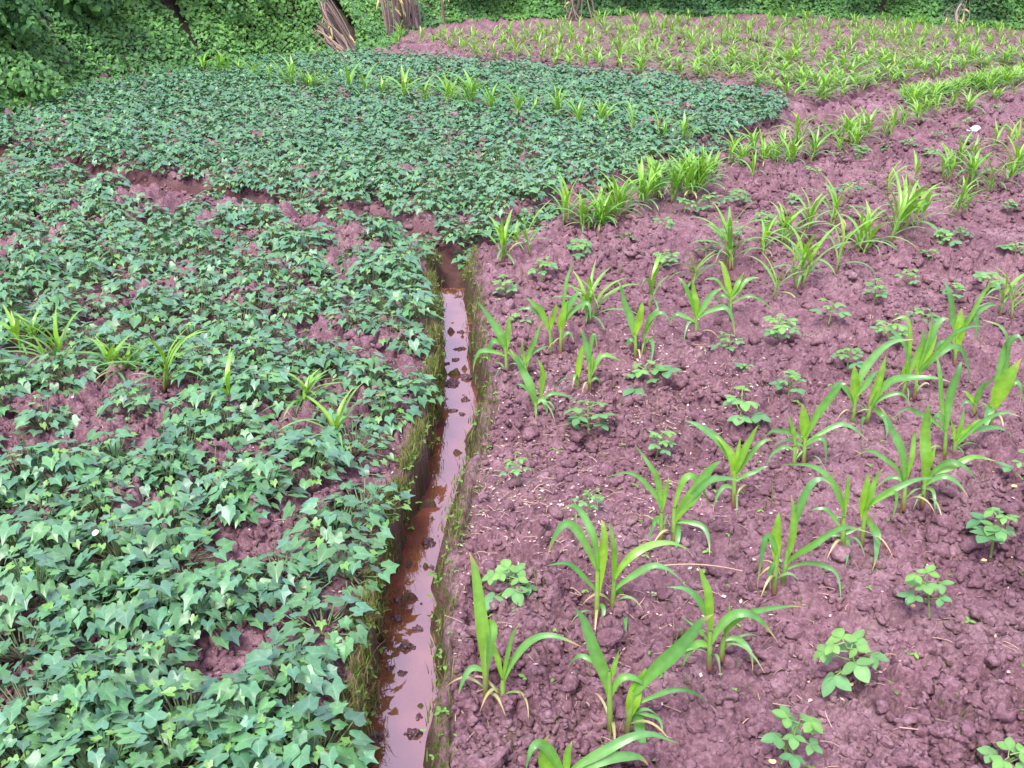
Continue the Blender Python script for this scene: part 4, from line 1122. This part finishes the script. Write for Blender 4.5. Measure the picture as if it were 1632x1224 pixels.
# ------------------------------------------------------------------ dead stalk bundles
STRAW = np.array((0.25, 0.195, 0.175))
def bundle(label, stalks, seed, base, thick=0.011):
    """stalks: list of (foot, head) points relative to base"""
    r = random.Random(seed)
    root = empty("dry_stalk_bundle", base)
    tag(root, label, "stalk bundle", "bundles of dead stalks against the bank")
    for f, h in stalks:
        b = Buf()
        f, h = np.array(f), np.array(h)
        m = (f + h) / 2 + np.array((r.gauss(0, .06), r.gauss(0, .03), r.gauss(0, .05)))
        col = STRAW * r.uniform(0.45, 1.35) * np.array((1, r.uniform(0.92, 1.05), r.uniform(0.85, 1.1)))
        tube(b, quad_curve(f, m, h, 7), np.linspace(thick, thick * 0.6, 7) * r.uniform(0.35, 1.3) * (2.6 if r.random() < 0.06 else 1), col, 5)
        if r.random() < 0.5:
            u = r.uniform(0.3, 0.9); p = f + (h - f) * u
            d = np.array((r.uniform(-.12, .12), r.uniform(-.1, 0.02), -r.uniform(.05, .15)))
            blade(b, quad_curve(p, p + d * .5 + np.array((0, 0, .03)), p + d, 5), 0.025, 0.2, (0, -1, 0.2), 0.2, r, 1.0)
        b.obj("stalk", M_STRAW, root)
def bundle_px(label, feet, heads, n, y0, seed, lean=0.35, thick=0.011, fan=None):
    r = random.Random(seed)
    base = on_ground(*feet[0])
    st = []
    for k in range(n):
        u = r.random()
        f = Vector(on_ground(feet[0][0] + (feet[1][0] - feet[0][0]) * u, feet[0][1] + (feet[1][1] - feet[0][1]) * u))
        v = min(1, max(0, u + r.gauss(0, 0.12)))
        hp = (heads[0][0] + (heads[1][0] - heads[0][0]) * v, heads[0][1] + (heads[1][1] - heads[0][1]) * v + r.uniform(-10, 10))
        h = at_y(hp[0], hp[1], f.y + lean)
        f.y += r.uniform(-0.05, 0.12); f.z = gz(f.x, f.y)
        st.append(((f - base)[:], (h - base)[:]))
    for k in range(fan[2] if fan else 0):
        u, v = r.random(), r.random()
        f = Vector(on_ground(fan[0][0][0] * (1 - u) + fan[0][1][0] * u, fan[0][0][1] * (1 - u) + fan[0][1][1] * u))
        h = at_y(fan[1][0][0] * (1 - v) + fan[1][1][0] * v, fan[1][0][1] * (1 - v) + fan[1][1][1] * v + r.uniform(-8, 8), f.y + lean)
        st.append(((f - base)[:], (h - base)[:]))
    bundle(label, st, seed, base, thick)
bundle_px("leaning bundle of pale dead stalks slumped on the green bank", [(556, 86), (570, 88)], [(508, 6), (519, -6)], 20, 0, 1001, 0.12, 0.012, ([(536, 86), (562, 90)], [(490, 52), (520, 34)], 18))
bundle_px("upright sheaf of many dead grey stalks standing at the far field's left corner", [(618, 64), (672, 42)], [(592, -60), (648, -75)], 60, 0, 1002, 0.1)
bundle_px("pair of thin pale dead stalks right of the upright sheaf", [(704, 42), (713, 43)], [(708, -60), (716, -70)], 4, 0, 1003, 0.1)
bundle_px("few small dead stalks standing before the hedge at the far field's back edge", [(898, 32), (962, 30)], [(895, -60), (950, -70)], 12, 0, 1004, 0.1)
bundle_px("pale dry brush pile at the foot of the dark right hedge", [(1505, 44), (1538, 46)], [(1512, 10), (1545, 0)], 14, 0, 1005, 0.1, 0.007)

# ------------------------------------------------------------------ litter, straw, weeds
def leaf_scrap(name, px, py, wpx, col, label, cat, group=None, z=0.012, rough=0.5):
    p = on_ground(px, py)
    hx = float(H(p.x, p.y)[0])
    s = wpx / FPX * (p.y * ST + CAM_H * CT)
    r = random.Random(px)
    bm = bmesh.new(); bmesh.ops.create_grid(bm, x_segments=8, y_segments=6, size=0.5)
    for v in bm.verts:
        x, y = v.co.x, v.co.y
        q = math.sqrt(max(0, 1 - (2 * x) ** 2))
        v.co = Vector((x * s, y * s * 0.7 * (0.25 + 0.75 * q), s * (0.25 * y * y + 0.06 * math.sin(7 * x + px) + 0.1 * x)))
    ext = bmesh.ops.solidify(bm, geom=bm.faces[:], thickness=0.0012)
    me = bpy.data.meshes.new(name); bm.to_mesh(me); bm.free()
    for f in me.polygons: f.use_smooth = True
    me.materials.append(plain_mat(name + "_surface", col, rough))
    o = link(name, me)
    o.location = (p.x, p.y, max(hx, p.z) + z); o.rotation_euler = (r.uniform(-.2, .3), r.uniform(-.2, .2), r.uniform(-0.4, 0.4))
    return tag(o, label, cat, group)
leaf_scrap("litter_scrap", 1551, 209, 22, (0.78, 0.76, 0.95), "white and violet scrap of litter on bare soil in the rear right field", "litter")
YL = (0.72, 0.52, 0.22)
for px, py, wp, lab in [(1454, 971, 8, "yellow seed leaf under the bean seedling with trailing side shoot"), (1318, 1101, 9, "pale yellow seed leaf left of the bean seedling with fallen seed leaves"), (1355, 1097, 8, "yellow seed leaf directly below the same bean seedling's stem"), (1371, 1083, 7, "cream seed leaf touching the foot of the front-right bean seedling"), (1611, 796, 8, "yellow seed leaf under the bean seedling at the right edge"), (1567, 898, 8, "cream seed leaf below the open-leaved right bean seedling"), (1230, 1220, 12, "yellow seed leaf under the bushiest bean seedling at the bottom edge")]:
    leaf_scrap("fallen_leaf", px, py, wp, YL, lab, "fallen leaf", "fallen yellow seed leaves of the beans")
o = leaf_scrap("fallen_leaf", 170, 932, 11, (0.6, 0.68, 0.42), "white folded petal-like leaf lying on the front sweet potato leaves", "fallen leaf", None, 0.17)
o.rotation_euler = (0.7, -0.3, 0.9)
def dry_stalk():
    a, c = on_ground(1025, 921), on_ground(1182, 922)
    b = Buf(); a.z += 0.03; c.z += 0.025
    tube(b, quad_curve((0, 0, 0), (c - a) * 0.5 + Vector((0, 0.015, 0.008)), c - a, 12), np.linspace(0.0024, 0.0014, 12), (0.44, 0.34, 0.25), 6)
    o = b.obj("dry_stalk", M_STRAW); o.location = a
    tag(o, "long pale dry straw lying across the clods behind the lone corn pair", "dry stalk")
dry_stalk()
def straw():
    rs = np.random.default_rng(77); r = random.Random(77)
    b = Buf(); n = 0
    cx = [at(840, 780), at(1050, 660), at(780, 860), at(1000, 610)]
    while n < 2600:
        if r.random() < 0.45:
            c = r.choice(cx); x, y = c.x + r.gauss(0, 0.3), c.y + r.gauss(0, 0.3)
        else:
            s = 2.45 * (8 / 2.45) ** r.random(); y = s - 1; x = r.uniform(-.62, .62) * s
        if in_ditch(np.array([x]), np.array([y]), 0.02)[0] or y < 1.2: continue
        if x < ditch_x(LL, y) and r.random() < 0.6: continue
        z = float(H(x, y)[0]) + 0.009
        L, a = r.uniform(0.008, 0.05), r.uniform(0, 6.28)
        d = np.array((math.cos(a), math.sin(a), r.uniform(-.2, .3))) * L * 0.5
        p = np.array((x, y, z))
        col = np.array((0.40, 0.30, 0.24)) * r.uniform(0.5, 1.3)
        tube(b, quad_curve(p - d, p + np.array((r.gauss(0, .07), r.gauss(0, .07), r.uniform(0, .1))) * L, p + d, 5), r.uniform(0.0005, 0.0014), col, 4)
        n += 1
    for _ in range(2600):
        if r.random() < 0.65:
            c = r.choice(cx); x, y = c.x + r.gauss(0, 0.28), c.y + r.gauss(0, 0.3)
        else:
            s = 2.45 * (9 / 2.45) ** r.random(); y = s - 1; x = r.uniform(-.62, .62) * s
        if y < 1.2 or in_ditch(np.array([x]), np.array([y]), 0.02)[0]: continue
        p = np.array((x, y, float(H(x, y)[0]) + 0.006))
        a, L = r.uniform(0, 6.28), r.uniform(0.003, 0.009)
        d = np.array((math.cos(a), math.sin(a), r.uniform(-.4, .4))) * L; e = np.array((-math.sin(a), math.cos(a), r.uniform(-.4, .4))) * L * r.uniform(0.3, 0.7)
        b.add([p - d, p + e, p + d, p - e], [(0, 1, 2, 3)], np.array((0.52, 0.43, 0.39)) * r.uniform(0.6, 1.25))
    o = b.obj("straw_debris", M_STRAW)
    tag(o, "bits of pale dry straw scattered over the tilled soil", "straw", None, "stuff")
straw()
def weeds():
    r = random.Random(88)
    b = Buf()
    def grass(x, y, z, h, n, spread, tint):
        for _ in range(n):
            a = r.uniform(0, 6.28); hh = h * r.uniform(0.5, 1.2); q = hh * r.uniform(0.2, 0.9)
            p = np.array((x + r.gauss(0, spread), y + r.gauss(0, spread), z))
            e = p + np.array((math.cos(a) * q, math.sin(a) * q, hh))
            c = np.array((0.13, 0.24, 0.03)) * r.uniform(0.5, 1.25) if r.random() < tint else np.array((0.20, 0.17, 0.07)) * r.uniform(0.5, 1.2)
            pts = quad_curve(p, p + (e - p) * np.array((.3, .3, .65)), e, 5)
            side = np.array((-math.sin(a), math.cos(a), 0)) * r.uniform(0.0009, 0.0022)
            V = []
            for i, t in enumerate(pts):
                w_ = 1 - i / 4.2
                V += [t - side * w_, t + side * w_]
            b.add(V, [(i * 2, i * 2 + 1, i * 2 + 3, i * 2 + 2) for i in range(4)], c)
    def seedling(x, y, z, s):
        c = np.array((0.16, 0.34, 0.07)) * r.uniform(0.7, 1.2)
        a = r.uniform(0, 6.28)
        for k in range(r.choice((2, 3, 4))):
            leaflet(b, (x, y, z + s * 0.5), a + k * 6.28 / 3 + r.gauss(0, .2), r.uniform(-.2, .4), s * r.uniform(0.7, 1.1), c, r, 0.65)
    # ditch sides
    for _ in range(1900):
        y = 1.2 + (Y_END + 0.4 - 1.2) * r.random()
        left = r.random() < 0.8
        if left:
            a_, c_ = ditch_x(LL, y), ditch_x(WL, y)
            t = r.uniform(-0.15, 0.98)
        else:
            a_, c_ = ditch_x(LR, y), ditch_x(WR, y)
            t = r.uniform(-0.5, 0.9)
        x = a_ + (c_ - a_) * t
        z = float(H(x, y)[0])
        if z < ZW: continue
        grass(x, y, z, r.uniform(0.02, 0.055), r.randint(5, 11), 0.014, 0.45)
        if r.random() < 0.55: seedling(x + r.gauss(0, .015), y + r.gauss(0, .015), z, r.uniform(0.007, 0.018))
    # open soil
    for _ in range(1500):
        s = 2.45 * (11 / 2.45) ** r.random(); y = s - 1; x = r.uniform(-.6, .62) * s
        if in_ditch(np.array([x]), np.array([y]))[0] or bank_d(np.array([x]), np.array([y]))[0] > -0.1: continue
        z = float(H(x, y)[0])
        if r.random() < 0.5: grass(x, y, z, r.uniform(0.02, 0.07), r.randint(1, 4), 0.012, 0.75)
        else: seedling(x, y, z, r.uniform(0.008, 0.02))
    o = b.obj("sprouting_weeds", M_SOY)
    tag(o, "fine grass and tiny weed sprouts on the ditch sides and soil", "weeds", None, "stuff")
weeds()
# floating leaf bits on the water
for px, py, lab in [(686, 984, "round green floating leaf by the right wall of the ditch"), (718, 513, "tiny yellow leaf floating on the far brown end of the water")]:
    p = at(px, py, ZW + 0.004)
    b = Buf(); leaflet(b, (0, 0, 0), 0.4, 0.0, 0.03 if px < 700 else 0.02, np.array((0.2, 0.4, 0.15)) if px < 700 else np.array((0.5, 0.4, 0.1)), random.Random(px), 0.8)
    o = b.obj("floating_leaf", M_SOY); o.location = p
    tag(o, lab, "floating leaf", "leaves floating on the ditch water")
print("objects", len(bpy.data.objects))

for p in SOY_PROTOS + SP_PROTOS:
    if not p[1]:
        for ch in list(p[0].children): bpy.data.objects.remove(ch, do_unlink=True)
        bpy.data.objects.remove(p[0], do_unlink=True)
for p in CORN_PROTOS:
    if not p[2]:
        for ch in list(p[0].children): bpy.data.objects.remove(ch, do_unlink=True)
        bpy.data.objects.remove(p[0], do_unlink=True)
